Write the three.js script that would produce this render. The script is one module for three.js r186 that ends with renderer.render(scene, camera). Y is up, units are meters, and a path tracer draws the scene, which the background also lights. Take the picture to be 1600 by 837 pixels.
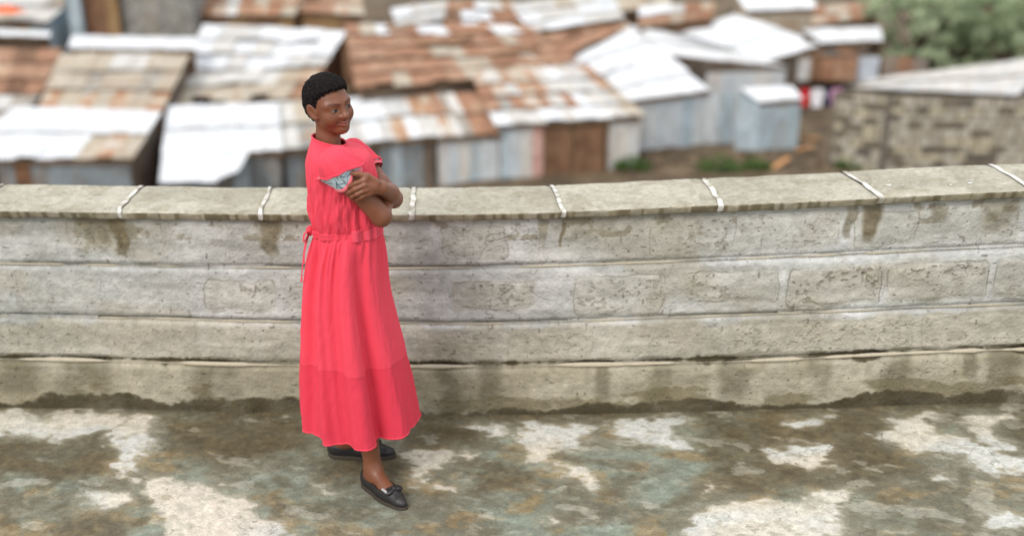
import * as THREE from 'three';
import { mergeGeometries } from 'three/addons/utils/BufferGeometryUtils.js';

// ---------------------------------------------------------------- camera, sky, sun, exposure
const scene = new THREE.Scene();
const renderer = new THREE.WebGLRenderer({ antialias: true });
renderer.toneMapping = THREE.LinearToneMapping;
renderer.toneMappingExposure = 1.58;
renderer.shadowMap.enabled = true;
const CAM_HEIGHT = 2.26, PITCH = 20 * Math.PI / 180;
const camera = new THREE.PerspectiveCamera(27.42, 1600 / 837, 0.1, 4000);
camera.position.set(0, CAM_HEIGHT, 0);
camera.rotation.set(-PITCH, 0, 0);
camera.focus = 4.02;
camera.userData.fStop = 0.92;
scene.add(camera);

{ // overcast sky: brightest overhead, a little darker to the horizon
  const w = 128, h = 64, d = new Float32Array(w * h * 4);
  for (let j = 0; j < h; j++) {
    const el = ((j + 0.5) / h - 0.5) * Math.PI, s = Math.max(0, Math.sin(el));
    const L = 0.98 * (1 + 0.75 * s) / 1.75;
    for (let i = 0; i < w; i++) {
      const k = (j * w + i) * 4, c = 1 + 0.05 * Math.sin(i / w * 6.283 * 3 + j * 0.4);
      d[k] = L * c * 0.985; d[k + 1] = L * c * 1.0; d[k + 2] = L * c * 1.03; d[k + 3] = 1;
    }
  }
  const sky = new THREE.DataTexture(d, w, h, THREE.RGBAFormat, THREE.FloatType);
  sky.mapping = THREE.EquirectangularReflectionMapping;
  sky.magFilter = THREE.LinearFilter; sky.minFilter = THREE.LinearFilter;
  sky.wrapS = THREE.RepeatWrapping; sky.needsUpdate = true;
  scene.background = sky; scene.environment = sky;
}
const sun = new THREE.DirectionalLight(0xfff6ec, 1.3);
sun.position.set(-20, 34, 30); sun.target.position.set(0, 0, -4);
sun.castShadow = true; sun.shadow.radius = 40; sun.shadow.mapSize.set(2048, 2048);
Object.assign(sun.shadow.camera, { left: -60, right: 60, top: 60, bottom: -60, near: 1, far: 220 });
scene.add(sun, sun.target);

// ---------------------------------------------------------------- helpers
let seed = 20231;
const rnd = () => { seed = (seed * 1664525 + 1013904223) >>> 0; return seed / 4294967296; };
const rr = (a, b) => a + (b - a) * rnd();
const clamp = (x, a = 0, b = 1) => x < a ? a : x > b ? b : x;
const lerp = (a, b, t) => a + (b - a) * t;
const sstep = (a, b, x) => { const t = clamp((x - a) / (b - a)); return t * t * (3 - 2 * t); };
const mix3 = (a, b, t) => [a[0] + (b[0] - a[0]) * t, a[1] + (b[1] - a[1]) * t, a[2] + (b[2] - a[2]) * t];
const V = (x, y, z) => new THREE.Vector3(x, y, z);
const interp = (xs, ys, x) => {
  if (x <= xs[0]) return ys[0] + (ys[1] - ys[0]) / (xs[1] - xs[0]) * (x - xs[0]);
  for (let i = 1; i < xs.length; i++) if (x <= xs[i]) return lerp(ys[i - 1], ys[i], (x - xs[i - 1]) / (xs[i] - xs[i - 1]));
  const n = xs.length - 1; return ys[n];
};
function curve(xs, ys) { // smooth curve through points
  const n = xs.length, m = xs.map((_, i) => i === 0 ? (ys[1] - ys[0]) / (xs[1] - xs[0]) : i === n - 1 ? (ys[n - 1] - ys[n - 2]) / (xs[n - 1] - xs[n - 2]) : (ys[i + 1] - ys[i - 1]) / (xs[i + 1] - xs[i - 1]));
  return x => {
    if (x <= xs[0]) return ys[0]; if (x >= xs[n - 1]) return ys[n - 1];
    let i = 1; while (x > xs[i]) i++;
    const h = xs[i] - xs[i - 1], t = (x - xs[i - 1]) / h, t2 = t * t, t3 = t2 * t;
    return ys[i - 1] * (2 * t3 - 3 * t2 + 1) + h * m[i - 1] * (t3 - 2 * t2 + t) + ys[i] * (3 * t2 - 2 * t3) + h * m[i] * (t3 - t2);
  };
}
const h2 = (x, y) => { let n = Math.imul(x, 374761393) ^ Math.imul(y, 668265263); n = Math.imul(n ^ (n >>> 13), 1274126177); n ^= n >>> 16; return (n >>> 0) / 4294967296; };
function noise(x, y) {
  const xi = Math.floor(x), yi = Math.floor(y); let u = x - xi, v = y - yi; u = u * u * (3 - 2 * u); v = v * v * (3 - 2 * v);
  const a = h2(xi, yi), b = h2(xi + 1, yi), c = h2(xi, yi + 1), d = h2(xi + 1, yi + 1);
  return a + (b - a) * u + (c - a) * v + (a - b - c + d) * u * v;
}
function fbm(x, y, o = 4) { let s = 0, a = 0.5, t = 0; for (let i = 0; i < o; i++) { s += a * noise(x, y); t += a; x = x * 2.03 + 17.1; y = y * 2.03 + 5.7; a *= 0.5; } return s / t; }
function noise3(x, y, z) { const zi = Math.floor(z), f = z - zi, w = f * f * (3 - 2 * f); return lerp(noise(x + zi * 37.3, y + zi * 11.9), noise(x + (zi + 1) * 37.3, y + (zi + 1) * 11.9), w); }
function tex(w, h, fn, srgb = true) { // fn(u, v) -> [r, g, b] in 0..1
  const d = new Uint8Array(w * h * 4);
  for (let j = 0; j < h; j++) for (let i = 0; i < w; i++) {
    const c = fn((i + 0.5) / w, (j + 0.5) / h), k = (j * w + i) * 4;
    d[k] = clamp(c[0]) * 255; d[k + 1] = clamp(c[1]) * 255; d[k + 2] = clamp(c[2]) * 255; d[k + 3] = 255;
  }
  const t = new THREE.DataTexture(d, w, h, THREE.RGBAFormat);
  t.wrapS = t.wrapT = THREE.RepeatWrapping; t.magFilter = THREE.LinearFilter; t.minFilter = THREE.LinearMipmapLinearFilter; t.generateMipmaps = true;
  if (srgb) t.colorSpace = THREE.SRGBColorSpace; t.needsUpdate = true; return t;
}
const rgb = (r, g, b) => [r / 255, g / 255, b / 255];
const taken = new Map();
function numbered(n) { const k = taken.get(n) || 0; taken.set(n, k + 1); return k ? `${n}_${String(k).padStart(3, '0')}` : n; }
function mesh(name, geo, mat, parent) { const m = new THREE.Mesh(geo, mat); m.name = name; m.castShadow = m.receiveShadow = true; if (parent) parent.add(m); return m; }
function thing(name, label, category, pos = [0, 0, 0], group) {
  const g = new THREE.Group(); g.name = numbered(name); g.position.set(...pos); g.userData = { label, category }; if (group) g.userData.group = group; scene.add(g); return g;
}
function setting(o, label, category) { o.name = numbered(o.name); o.userData = { kind: 'structure', label, category }; scene.add(o); return o; }
function gridGeo(nu, nv, fn, flip = false) { // fn(u, v) -> {p:[x,y,z], t:[u,v]}
  const p = [], t = [], ix = [];
  for (let j = 0; j <= nv; j++) for (let i = 0; i <= nu; i++) { const q = fn(i / nu, j / nv); p.push(...q.p); t.push(...(q.t || [i / nu, j / nv])); }
  for (let j = 0; j < nv; j++) for (let i = 0; i < nu; i++) {
    const a = j * (nu + 1) + i, b = a + 1, c = a + nu + 1, d = c + 1;
    flip ? ix.push(a, c, b, b, c, d) : ix.push(a, b, c, b, d, c);
  }
  const g = new THREE.BufferGeometry(); g.setAttribute('position', new THREE.Float32BufferAttribute(p, 3)); g.setAttribute('uv', new THREE.Float32BufferAttribute(t, 2)); g.setIndex(ix); g.computeVertexNormals(); return g;
}
function polyDist(x, y, P) { // signed distance, negative inside
  let d = 1e9, inside = false;
  for (let i = 0, j = P.length - 1; i < P.length; j = i++) {
    const ax = P[j][0], ay = P[j][1], bx = P[i][0], by = P[i][1], ex = bx - ax, ey = by - ay, wx = x - ax, wy = y - ay;
    const t = clamp((wx * ex + wy * ey) / (ex * ex + ey * ey)), dx = wx - ex * t, dy = wy - ey * t; d = Math.min(d, dx * dx + dy * dy);
    if ((ay > y) !== (by > y) && x < (bx - ax) * (y - ay) / (by - ay) + ax) inside = !inside;
  }
  return inside ? -Math.sqrt(d) : Math.sqrt(d);
}
// point where a line of sight of the surveyed photograph meets the level y (used to read plan positions of the houses)
const FOCAL = 1716;
function site(px, py, y) {
  const a = (px - 800) / FOCAL, b = (418.5 - py) / FOCAL, c = Math.cos(PITCH), s = Math.sin(PITCH);
  const ry = b * c - s, rz = -c - b * s, t = (y - CAM_HEIGHT) / ry; return V(a * t, y, rz * t);
}

// ---------------------------------------------------------------- terrace: floor, parapet wall
const floorY = curve([-9, -5, -2.3, -1.1, 0, 1.1, 2.15, 5, 9], [-0.06, -0.04, -0.02, -0.016, 0.007, 0.085, 0.155, 0.3, 0.4]);
const wallZ = curve([-9, -5, -2.2, -1.1, 0, 1.1, 2.15, 5, 9], [-4.62, -4.56, -4.453, -4.394, -4.327, -4.225, -4.163, -4.0, -3.6]);
const WHITE = [
  [[-2.47,-4.41],[-1.94,-4.39],[-1.56,-4.34],[-1.53,-4.21],[-1.69,-4.24],[-1.79,-4.21],[-1.93,-4.14],[-2.08,-4.17],[-2.36,-4.18]],
  [[-1.7,-4.25],[-1.54,-4.25],[-1.53,-4.06],[-1.5,-3.8],[-1.54,-3.78],[-1.62,-3.86],[-1.63,-4]],
  [[-1.47,-3.82],[-1.19,-3.81],[-1.08,-3.66],[-1.01,-3.61],[-0.96,-3.52],[-0.85,-3.51],[-0.8,-3.31],[-1.22,-3.32],[-1.32,-3.57],[-1.4,-3.66]],
  [[-1.67,-3.73],[-1.5,-3.71],[-1.46,-3.61],[-1.58,-3.61]],
  [[-0.77,-3.78],[-0.7,-3.76],[-0.63,-3.7],[-0.68,-3.69]],
  [[-0.49,-4.03],[-0.32,-4.07],[-0.17,-3.99],[-0.26,-3.94],[-0.33,-3.84],[-0.34,-3.71],[-0.4,-3.75],[-0.44,-3.92]],
  [[-0.19,-4.24],[-0.08,-4.28],[-0.01,-4.12],[-0.11,-4.07]],
  [[0.06,-4.22],[0.28,-4.23],[0.4,-4.19],[0.28,-3.98],[0.19,-3.93],[0.3,-3.7],[0.29,-3.64],[0.21,-3.68],[0.15,-3.89],[0.08,-3.98],[-0.01,-4.09]],
  [[0.43,-4.21],[0.71,-4.19],[0.7,-4.03],[0.74,-3.91],[0.62,-3.94],[0.49,-3.99]],
  [[1.55,-4.06],[1.71,-4.1],[1.72,-3.9],[1.84,-3.83],[1.98,-3.69],[1.92,-3.58],[1.84,-3.61],[1.75,-3.74],[1.6,-3.8],[1.49,-3.9]],
  [[1.84,-4],[2.04,-4.07],[2.02,-3.98],[1.96,-3.93],[1.92,-3.74],[1.84,-3.77],[1.88,-3.93]],
  [[1.12,-4.1],[1.26,-4.11],[1.26,-4.02],[1.15,-4.03]],
  [[1.04,-3.92],[1.27,-3.87],[1.27,-3.74],[1.17,-3.77],[1.04,-3.84]],
  [[0.68,-3.47],[0.83,-3.53],[1.03,-3.48],[1.1,-3.56],[1.28,-3.57],[1.25,-3.48],[1.12,-3.21],[0.65,-3.26]],
  [[0.75,-3.69],[0.81,-3.65],[0.75,-3.59]],
  [[1.65,-3.33],[1.78,-3.34],[1.79,-3.22],[1.63,-3.23]],
  [[-0.35,-3.7],[-0.22,-3.73],[-0.25,-3.66],[-0.32,-3.66]],
  [[1.62,-3.64],[1.68,-3.61],[1.64,-3.56]],
  [[0.17,-3.51],[0.2,-3.46],[0.16,-3.44]],
];
const DARK = [
  [[-2.34,-4.14],[-1.68,-4.19],[-1.61,-3.99],[-1.71,-3.84],[-1.96,-3.83],[-2.23,-3.9]],
  [[-1.54,-4.33],[-0.88,-4.3],[-0.85,-4.04],[-0.99,-3.93],[-1.21,-3.89],[-1.43,-4.06]],
  [[0.74,-4.19],[1.58,-4.11],[1.51,-3.82],[1.64,-3.62],[1.19,-3.57],[0.91,-3.56],[0.67,-3.59],[0.75,-3.92]],
  [[-0.45,-4.28],[-0.11,-4.3],[-0.16,-4.07],[-0.4,-4.05]],
  [[-0.86,-4.1],[-0.43,-4.03],[-0.47,-3.73],[-0.71,-3.83]],  // dark patch painting the contact shade under her skirt and back shoe
  [[-0.21,-3.94],[0.08,-3.9],[0.1,-3.65],[-0.15,-3.67]],
  [[2.02,-4.09],[2.27,-4.05],[2.13,-3.75],[1.99,-3.77]],
  [[-1.69,-3.57],[-1.47,-3.51],[-1.45,-3.36],[-1.63,-3.36]],
];
const FLX = 5.2, FLZ = 2.6; // metres covered by the floor texture
const bounds = L => L.map(P => ({ P, x0: Math.min(...P.map(q => q[0])) - .25, x1: Math.max(...P.map(q => q[0])) + .25, y0: Math.min(...P.map(q => q[1])) - .25, y1: Math.max(...P.map(q => q[1])) + .25 }));
const WB = bounds(WHITE), DB = bounds(DARK);
const patch = (B, x, z) => { let d = 0.25; for (const b of B) if (x > b.x0 && x < b.x1 && z > b.y0 && z < b.y1) d = Math.min(d, polyDist(x, z, b.P)); return d; };
function floorSample(u, v) {
  const x = (u - 0.5) * FLX, z = -4.75 + v * FLZ, a = x * 0.94 + z * 0.34, b = -x * 0.34 + z * 0.94; // stains are smeared along a slight diagonal
  const wx = x + (fbm(a * 4, b * 6, 5) - 0.5) * 0.22 + (fbm(a * 22, b * 30, 3) - 0.5) * 0.08, wz = z + (fbm(a * 5 + 40, b * 6 + 9, 5) - 0.5) * 0.18 + (fbm(a * 22 + 7, b * 30, 3) - 0.5) * 0.06;
  const n1 = fbm(x * 2.1 + 3, z * 2.6, 4), n2 = fbm(a * 8, b * 12 + 20, 5), n3 = fbm(x * 45, z * 45, 3), n4 = fbm(a * 20 + 3, b * 30 + 2, 4), g = noise(x * 190, z * 190);
  let c = mix3(rgb(106, 103, 86), rgb(130, 131, 115), sstep(0.3, 0.7, n1 * 0.5 + n2 * 0.5));               // grey cement
  c = mix3(c, rgb(138, 150, 137), 0.75 * sstep(0.48, 0.68, fbm(x * 2.6 + 60, z * 3.1, 5)) * (0.5 + n4));      // pale green bloom
  c = mix3(c, rgb(138, 116, 78), 0.75 * sstep(0.5, 0.7, fbm(a * 6 + 90, b * 8, 5) * 0.7 + n4 * 0.3));        // ochre dirt
  c = mix3(c, rgb(96, 88, 68), 0.6 * sstep(0.54, 0.72, n2));
  c = mix3(c, rgb(160, 160, 148), 0.25 * sstep(0.55, 0.7, n4));
  const dd = patch(DB, wx, wz), wall = wallZ(x) - z;
  let dark = sstep(0.06, -0.09, dd) * (0.45 + 0.8 * n2);
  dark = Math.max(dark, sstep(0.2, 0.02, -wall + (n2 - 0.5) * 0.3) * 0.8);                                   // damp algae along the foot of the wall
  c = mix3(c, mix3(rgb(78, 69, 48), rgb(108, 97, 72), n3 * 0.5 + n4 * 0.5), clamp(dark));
  const wd = patch(WB, wx, wz), e = wd + (n2 - 0.5) * 0.07 + (n4 - 0.5) * 0.06 + (n3 - 0.5) * 0.03 - 0.004;
  const thin = sstep(0.07, -0.05, e), core = sstep(0.015, -0.035, e) * (1 - 0.5 * sstep(0.55, 0.68, n4 * 0.6 + fbm(a * 12 + 5, b * 17, 4) * 0.4));
  c = mix3(c, rgb(172, 163, 140), thin * 0.5);                                                               // thin worn lime film around the patches
  c = mix3(c, mix3(rgb(210, 212, 207), rgb(216, 209, 193), sstep(0.4, 0.6, fbm(x * 1.6, z * 3, 3))), clamp(core) * 0.9);
  let wht = core; const fleck = sstep(0.64, 0.72, fbm(a * 7 + 33, b * 12 + 2, 5)); c = mix3(c, rgb(196, 194, 182), 0.4 * fleck); wht = Math.max(wht, fleck * 0.5);
  // rings left by pots
  const ring = Math.hypot((x + 1.8) / 1.15, z + 3.68); c = mix3(c, rgb(84, 82, 68), 0.45 * sstep(0.022, 0.004, Math.abs(ring - 0.088 + (n2 - 0.5) * 0.04)) * sstep(0.3, 0.6, n4));
  const ring2 = Math.hypot((x + 1.56) / 1.2, z + 3.40); c = mix3(c, rgb(80, 73, 60), 0.5 * sstep(0.04, 0.01, Math.abs(ring2 - 0.10 + (n2 - 0.5) * 0.07)) * sstep(0.3, 0.6, n4));
  const k = 0.82 + 0.24 * n3 + 0.12 * (g - 0.5) + 0.1 * (n4 - 0.5); c = c.map(q => q * k);
  const sp = noise(x * 75 + 11, z * 75); if (sp > 0.93) c = mix3(c, rgb(60, 54, 44), (sp - 0.93) * 8);
  const crack = Math.abs(fbm(x * 3.6 + 15, z * 3.6 + 8, 6) - 0.5); if (crack < 0.003) c = mix3(c, rgb(70, 64, 52), 0.3);
  return { c, hgt: 0.5 + 0.4 * (n3 - 0.5) + 0.3 * (g - 0.5) + 0.3 * wht + 0.3 * (n4 - 0.5), dark };
}
const FW = 2048, FH = 1024, fcol = new Float32Array(FW * FH * 2);
const floorMap = tex(FW, FH, (u, v) => { const s = floorSample(u, v), k = (Math.floor(v * FH) * FW + Math.floor(u * FW)) * 2; fcol[k] = s.hgt; fcol[k + 1] = s.dark; return s.c; });
const floorBump = tex(FW, FH, (u, v) => { const h = fcol[(Math.floor(v * FH) * FW + Math.floor(u * FW)) * 2]; return [h, h, h]; }, false);
const floorRough = tex(FW / 2, FH / 2, (u, v) => { const h = 0.92 - 0.38 * clamp(fcol[(Math.floor(v * FH) * FW + Math.floor(u * FW)) * 2 + 1]); return [h, h, h]; }, false);
const floorMat = new THREE.MeshStandardMaterial({ map: floorMap, bumpMap: floorBump, bumpScale: 0.004, roughness: 1, roughnessMap: floorRough });
setting(mesh('terrace_floor', gridGeo(160, 110, (u, v) => {
  const x = lerp(-8.5, 8.5, u), zz = wallZ(x) - 0.1, z = lerp(zz, 5, v * v * 0.75 + v * 0.25);
  return { p: [x, floorY(x) + (fbm(x * 2.4, z * 2.4, 3) - 0.5) * 0.012, z], t: [(x / FLX) + 0.5, (z + 4.75) / FLZ] };
}, true), floorMat), 'stained grey cement terrace floor with white patches and damp brown algae', 'floor');

// ---- parapet wall
const STONES = [[-1.97,.559,.188,.085],[-1.554,.555,.182,.082],[-1.173,.544,.151,.07],[-.899,.541,.074,.074],[-.395,.535,.094,.066],[-.081,.554,.175,.063],[.449,.545,.182,.087],[.905,.566,.195,.069],[1.325,.548,.188,.084],[1.733,.55,.202,.084],[2.123,.546,.164,.083],[-2.388,.563,.168,.089],[-1.742,.794,.148,.079],[-1.3,.789,.215,.076],[-.16,.791,.135,.066],[.304,.787,.229,.073],[.731,.794,.162,.083],[1.117,.794,.209,.08],[1.826,.794,.202,.083],[-2.167,.793,.236,.079],[1.502,.788,.121,.074],[-2.031,.336,.188,.077],[-1.581,.32,.195,.077],[-1.239,.317,.101,.072],[-.971,.308,.128,.069],[-.235,.325,.175,.071],[.165,.322,.175,.071],[.637,.318,.242,.071],[1.117,.327,.195,.069],[1.497,.32,.168,.072],[1.911,.32,.209,.076]];
// how clearly each stone shows through the plaster
const SHOW = [.35,.25,.75,.4,.2,.8,.7,.8,1,1,.9,.3,.35,.2,.6,.3,.6,.5,.5,.2,.6,.35,.4,.5,.4,.4,.6,.5,.65,.65,.6];
function stoneDist(i, x, y) { // signed metres to the ragged outline of stone i
  const [cx, cy, hw, hh] = STONES[i], qx = Math.abs(x - cx + (fbm(x * 11 + i * 7, y * 11, 3) - 0.5) * 0.034) - hw + 0.022, qy = Math.abs(y - cy + (fbm(x * 9 + i * 5 + 50, y * 12, 3) - 0.5) * 0.034) - hh + 0.022;
  return Math.hypot(Math.max(qx, 0), Math.max(qy, 0)) + Math.min(Math.max(qx, qy), 0) - 0.022;
}
const COURSE = [0.905, 0.68, 0.43, 0.23, 0];
// drip stains [x, y top, half width, length, strength]
const DRIPS = [[-1.66,.9,.05,.17,1],[-1.78,.9,.1,.16,.6],[-1.02,.9,.06,.19,.75],[.13,.9,.03,.12,.5],[.21,.86,.012,.1,.8],[.3,.9,.2,.1,.35],[1.44,.9,.05,.17,.9],[1.36,.9,.03,.15,.6],[1.94,.88,.09,.14,.35],[-2.15,.9,.1,.1,.3]];
const LOWSTAIN = [[.95,.09],[.62,.07],[1.28,.07],[.4,.06],[-.28,.06],[1.62,.08],[2.05,.1],[-1.9,.2],[-2.2,.15],[-.1,.07],[1.9,.05],[-1.3,.12]];
const WX = 5.2, WY = 0.95;
const wallHeight = new Float32Array(2048 * 512);
const wallMap = tex(2048, 512, (u, v) => {
  const x = (u - 0.5) * WX, y = v * WY;
  const n1 = fbm(x * 1.7 + 9, y * 2.4, 4), n2 = fbm(x * 7, y * 10 + 3, 4), n3 = fbm(x * 34, y * 38, 3), g = noise(x * 180, y * 180), ns = fbm(x * 2.6, y * 22 + 70, 4);
  let c = mix3(rgb(165, 167, 162), rgb(196, 198, 196), sstep(0.3, 0.7, n1 * 0.6 + ns * 0.4)), hgt = 0.5;
  c = mix3(c, rgb(206, 208, 206), 0.6 * sstep(0.55, 0.72, fbm(x * 4 + 30, y * 6, 4)));                 // limewash bloom
  c = mix3(c, rgb(158, 153, 136), 0.5 * sstep(0.5, 0.68, fbm(x * 3.2 + 70, y * 5 + 10, 4)));           // tan weathering
  for (let i = 0; i < STONES.length; i++) {
    const s = STONES[i]; if (Math.abs(x - s[0]) > s[2] + 0.07 || Math.abs(y - s[1]) > s[3] + 0.07) continue;
    const d = stoneDist(i, x, y), k = SHOW[i];
    const pit = sstep(0.60, 0.68, fbm(x * 62 + i, y * 70, 3)) * sstep(0.45, 0.62, fbm(x * 9 + i * 2, y * 12, 3));
    c = mix3(c, mix3(rgb(180, 176, 162), rgb(158, 154, 138), sstep(0.3, 0.7, n2)), sstep(0.02, -0.02, d) * 0.6 * k);
    c = mix3(c, rgb(96, 84, 62), sstep(-0.002, -0.02, d) * pit * 0.34 * k);
    c = mix3(c, rgb(92, 84, 68), sstep(0.0045, 0.0005, Math.abs(d + (n3 - 0.5) * 0.012)) * k * 0.55 * sstep(0.38, 0.6, fbm(x * 7 + i * 3, y * 9, 3)));
    hgt += (sstep(0.004, -0.02, d) * 0.12 - pit * 0.3 * sstep(0, -0.02, d)) * k;
  }
  // hairline craquelure of the plaster
  const cr = Math.abs(fbm(x * 4.5 + 11, y * 7 + 3, 5) - 0.5), cm = sstep(0.45, 0.62, fbm(x * 1.3 + 4, y * 2, 3));
  c = mix3(c, rgb(126, 117, 102), sstep(0.006, 0.0015, cr) * 0.5 * cm); hgt -= sstep(0.008, 0.002, cr) * 0.18 * cm;
  for (const [dx, dy, hw, len, st] of DRIPS) {
    const q = (dy - y) / len, w = hw * (1.1 - 0.55 * q) * (0.8 + 0.5 * n2); if (q < -0.1 || q > 1.2) continue;
    const m = sstep(w, w * 0.45, Math.abs(x - dx + (noise(y * 14, dx * 9) - 0.5) * 0.03)) * sstep(1.12, 0.7, q + (n3 - 0.5) * 0.3) * st;
    c = mix3(c, mix3(rgb(78, 66, 40), rgb(110, 98, 68), n3), m * (0.55 + 0.4 * n2));
  }
  // separate grime spots below the coping
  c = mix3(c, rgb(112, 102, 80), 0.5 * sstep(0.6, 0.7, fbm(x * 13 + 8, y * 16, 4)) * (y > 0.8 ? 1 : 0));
  if (y < COURSE[2] + 0.0) c = mix3(c, rgb(170, 162, 142), 0.5 * sstep(COURSE[2], COURSE[2] - 0.03, y + (n2 - 0.5) * 0.1));   // the two low courses carry more lichen
  if (y < COURSE[3] + 0.03) {
    c = mix3(c, mix3(rgb(146, 138, 112), rgb(172, 165, 142), sstep(0.3, 0.7, n1)), 0.6 * sstep(COURSE[3] + 0.01, COURSE[3] - 0.01, y));
    for (const [sx, sw] of LOWSTAIN) { const m = sstep(sw, sw * 0.3, Math.abs(x - sx + (n2 - 0.5) * 0.1)) * sstep(0.35, 0.6, ns * 0.5 + n2 * 0.5 + 0.1) * sstep(0.02, 0.09, y) ; c = mix3(c, rgb(88, 82, 62), m * 0.5 * (0.4 + 1.2 * n3)); }
    // black moss on the ledge and along the foot, with a ragged upper edge
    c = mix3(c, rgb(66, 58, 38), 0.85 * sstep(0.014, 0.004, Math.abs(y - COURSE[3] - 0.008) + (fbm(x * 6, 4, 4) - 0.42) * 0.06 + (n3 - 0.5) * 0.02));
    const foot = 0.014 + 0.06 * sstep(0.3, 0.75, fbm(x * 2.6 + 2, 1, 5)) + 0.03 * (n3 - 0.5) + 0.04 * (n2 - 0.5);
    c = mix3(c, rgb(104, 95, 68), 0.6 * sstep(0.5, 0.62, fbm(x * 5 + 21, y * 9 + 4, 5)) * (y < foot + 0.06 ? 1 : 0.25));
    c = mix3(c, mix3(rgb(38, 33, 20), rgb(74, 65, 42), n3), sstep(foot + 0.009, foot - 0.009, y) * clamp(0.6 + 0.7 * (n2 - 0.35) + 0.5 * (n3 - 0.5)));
  }
  const k = 0.86 + 0.2 * n3 + 0.08 * (g - 0.5) + 0.1 * (ns - 0.5); c = c.map(q => q * k);
  const sp = noise(x * 60 + 31, y * 60); if (sp > 0.92) { c = mix3(c, rgb(84, 74, 58), (sp - 0.92) * 8); hgt -= 0.2; }
  wallHeight[Math.floor(v * 512) * 2048 + Math.floor(u * 2048)] = hgt + 0.25 * (n3 - 0.5) + 0.12 * (g - 0.5) + 0.35 * (n2 - 0.5) + 0.25 * (ns - 0.5);
  return c;
});
const wallBump = tex(2048, 512, (u, v) => { const h = wallHeight[Math.floor(v * 512) * 2048 + Math.floor(u * 2048)]; return [h, h, h]; }, false);
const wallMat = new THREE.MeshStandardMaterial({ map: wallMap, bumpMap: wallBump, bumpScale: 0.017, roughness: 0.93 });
const wallUV = (x, y) => [x / WX + 0.5, Math.max(y, 0.004) / WY];
const wallThing = thing('parapet_wall', 'long low grey plastered stone parapet wall with coping behind the woman', 'wall');
const X0 = -8.2, X1 = 8.2;
for (let k = 0; k < 4; k++) { // plaster-faced courses, edges rolled back into the joints
  const top = COURSE[k] - (k ? 0.006 : 0), bot = COURSE[k + 1] + (k < 3 ? 0.008 : -0.03), out = k === 3 ? 0.022 : 0, N = 18;
  mesh('wall_course', gridGeo(640, N + 3, (u, v) => {
    const x = lerp(X0, X1, u), wob = (fbm(x * 1.1 + k * 9, 3 + k, 3) - 0.5) * 0.016;
    const t = clamp((v * (N + 3) - 1) / (N + 1)), y0 = lerp(bot + (k < 3 ? wob : 0), top + (k ? (fbm(x * 1.1 + (k - 1) * 9, 3 + k - 1, 3) - 0.5) * 0.016 : 0), t);
    const e = Math.min(t, 1 - t) * (top - bot), roll = 0.011 * (1 - sstep(0, 0.012, e));
    const back = v === 0 || v === 1 ? 0.06 : 0;
    const d = out - roll - back + (fbm(x * 3.3 + k * 20, y0 * 6, 4) - 0.5) * 0.016 + (fbm(x * 14, y0 * 18 + k, 3) - 0.5) * 0.007;
    return { p: [x, floorY(x) + y0, wallZ(x) + d], t: wallUV(x, y0) };
  }), wallMat, wallThing);
}
STONES.forEach(([cx, cy, hw, hh], i) => { // stone faces standing a few millimetres proud of the plaster
  const w = hw + 0.03, hgt = hh + 0.03;
  mesh('stone_block', gridGeo(34, 18, (u, v) => {
    const x = cx + (u * 2 - 1) * w, y = cy + (v * 2 - 1) * hgt, d = stoneDist(i, x, y);
    const base = (fbm(x * 3.3 + (cy > .68 ? 0 : cy > .43 ? 20 : 40), y * 6, 4) - 0.5) * 0.016;
    const rise = sstep(0.004, -0.012, d) * (0.006 + 0.006 * SHOW[i]) - 0.0095 + (fbm(x * 22, y * 22 + i, 3) - 0.5) * 0.008 * SHOW[i];
    return { p: [x, floorY(x) + y, wallZ(x) + base + rise], t: wallUV(x, y) };
  }), wallMat, wallThing);
});
const beadMat = new THREE.MeshStandardMaterial({ color: new THREE.Color().setRGB(0.52, 0.47, 0.36), roughness: 0.95, bumpMap: wallBump, bumpScale: 0.006 });
for (let k = 1; k < 4; k++) mesh('mortar_bead', gridGeo(640, 6, (u, v) => { // pointing left standing in each bed joint
  const x = lerp(X0, X1, u), a = (v - 0.5) * Math.PI, r = k === 3 ? 0.0085 : 0.0032, wob = (fbm(x * 1.1 + (k - 1) * 9, 2 + k, 3) - 0.5) * 0.016;
  const rag = (k === 3 ? 0.1 : 0.25) + 1.15 * sstep(0.35, 0.68, fbm(x * 8 + k * 31, 2, 5));
  const y = COURSE[k] + wob * (k < 4 ? 1 : 0) + (k === 3 ? 0.004 : -0.001) + Math.sin(a) * r * rag;
  return { p: [x, floorY(x) + y, wallZ(x) + (k === 3 ? 0.013 : -0.009) + Math.cos(a) * r * rag], t: [x * 2, v * 0.05] };
}), beadMat, wallThing);
mesh('wall_core', gridGeo(200, 3, (u, v) => { const x = lerp(X0, X1, u); const q = [[-0.02, 0.02], [-0.02, 0.93], [-0.26, 0.93], [-0.26, -0.4]][Math.round(v * 3)]; return { p: [x, floorY(x) + q[1], wallZ(x) + q[0]], t: wallUV(x, q[1]) }; }), wallMat, wallThing);
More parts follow.
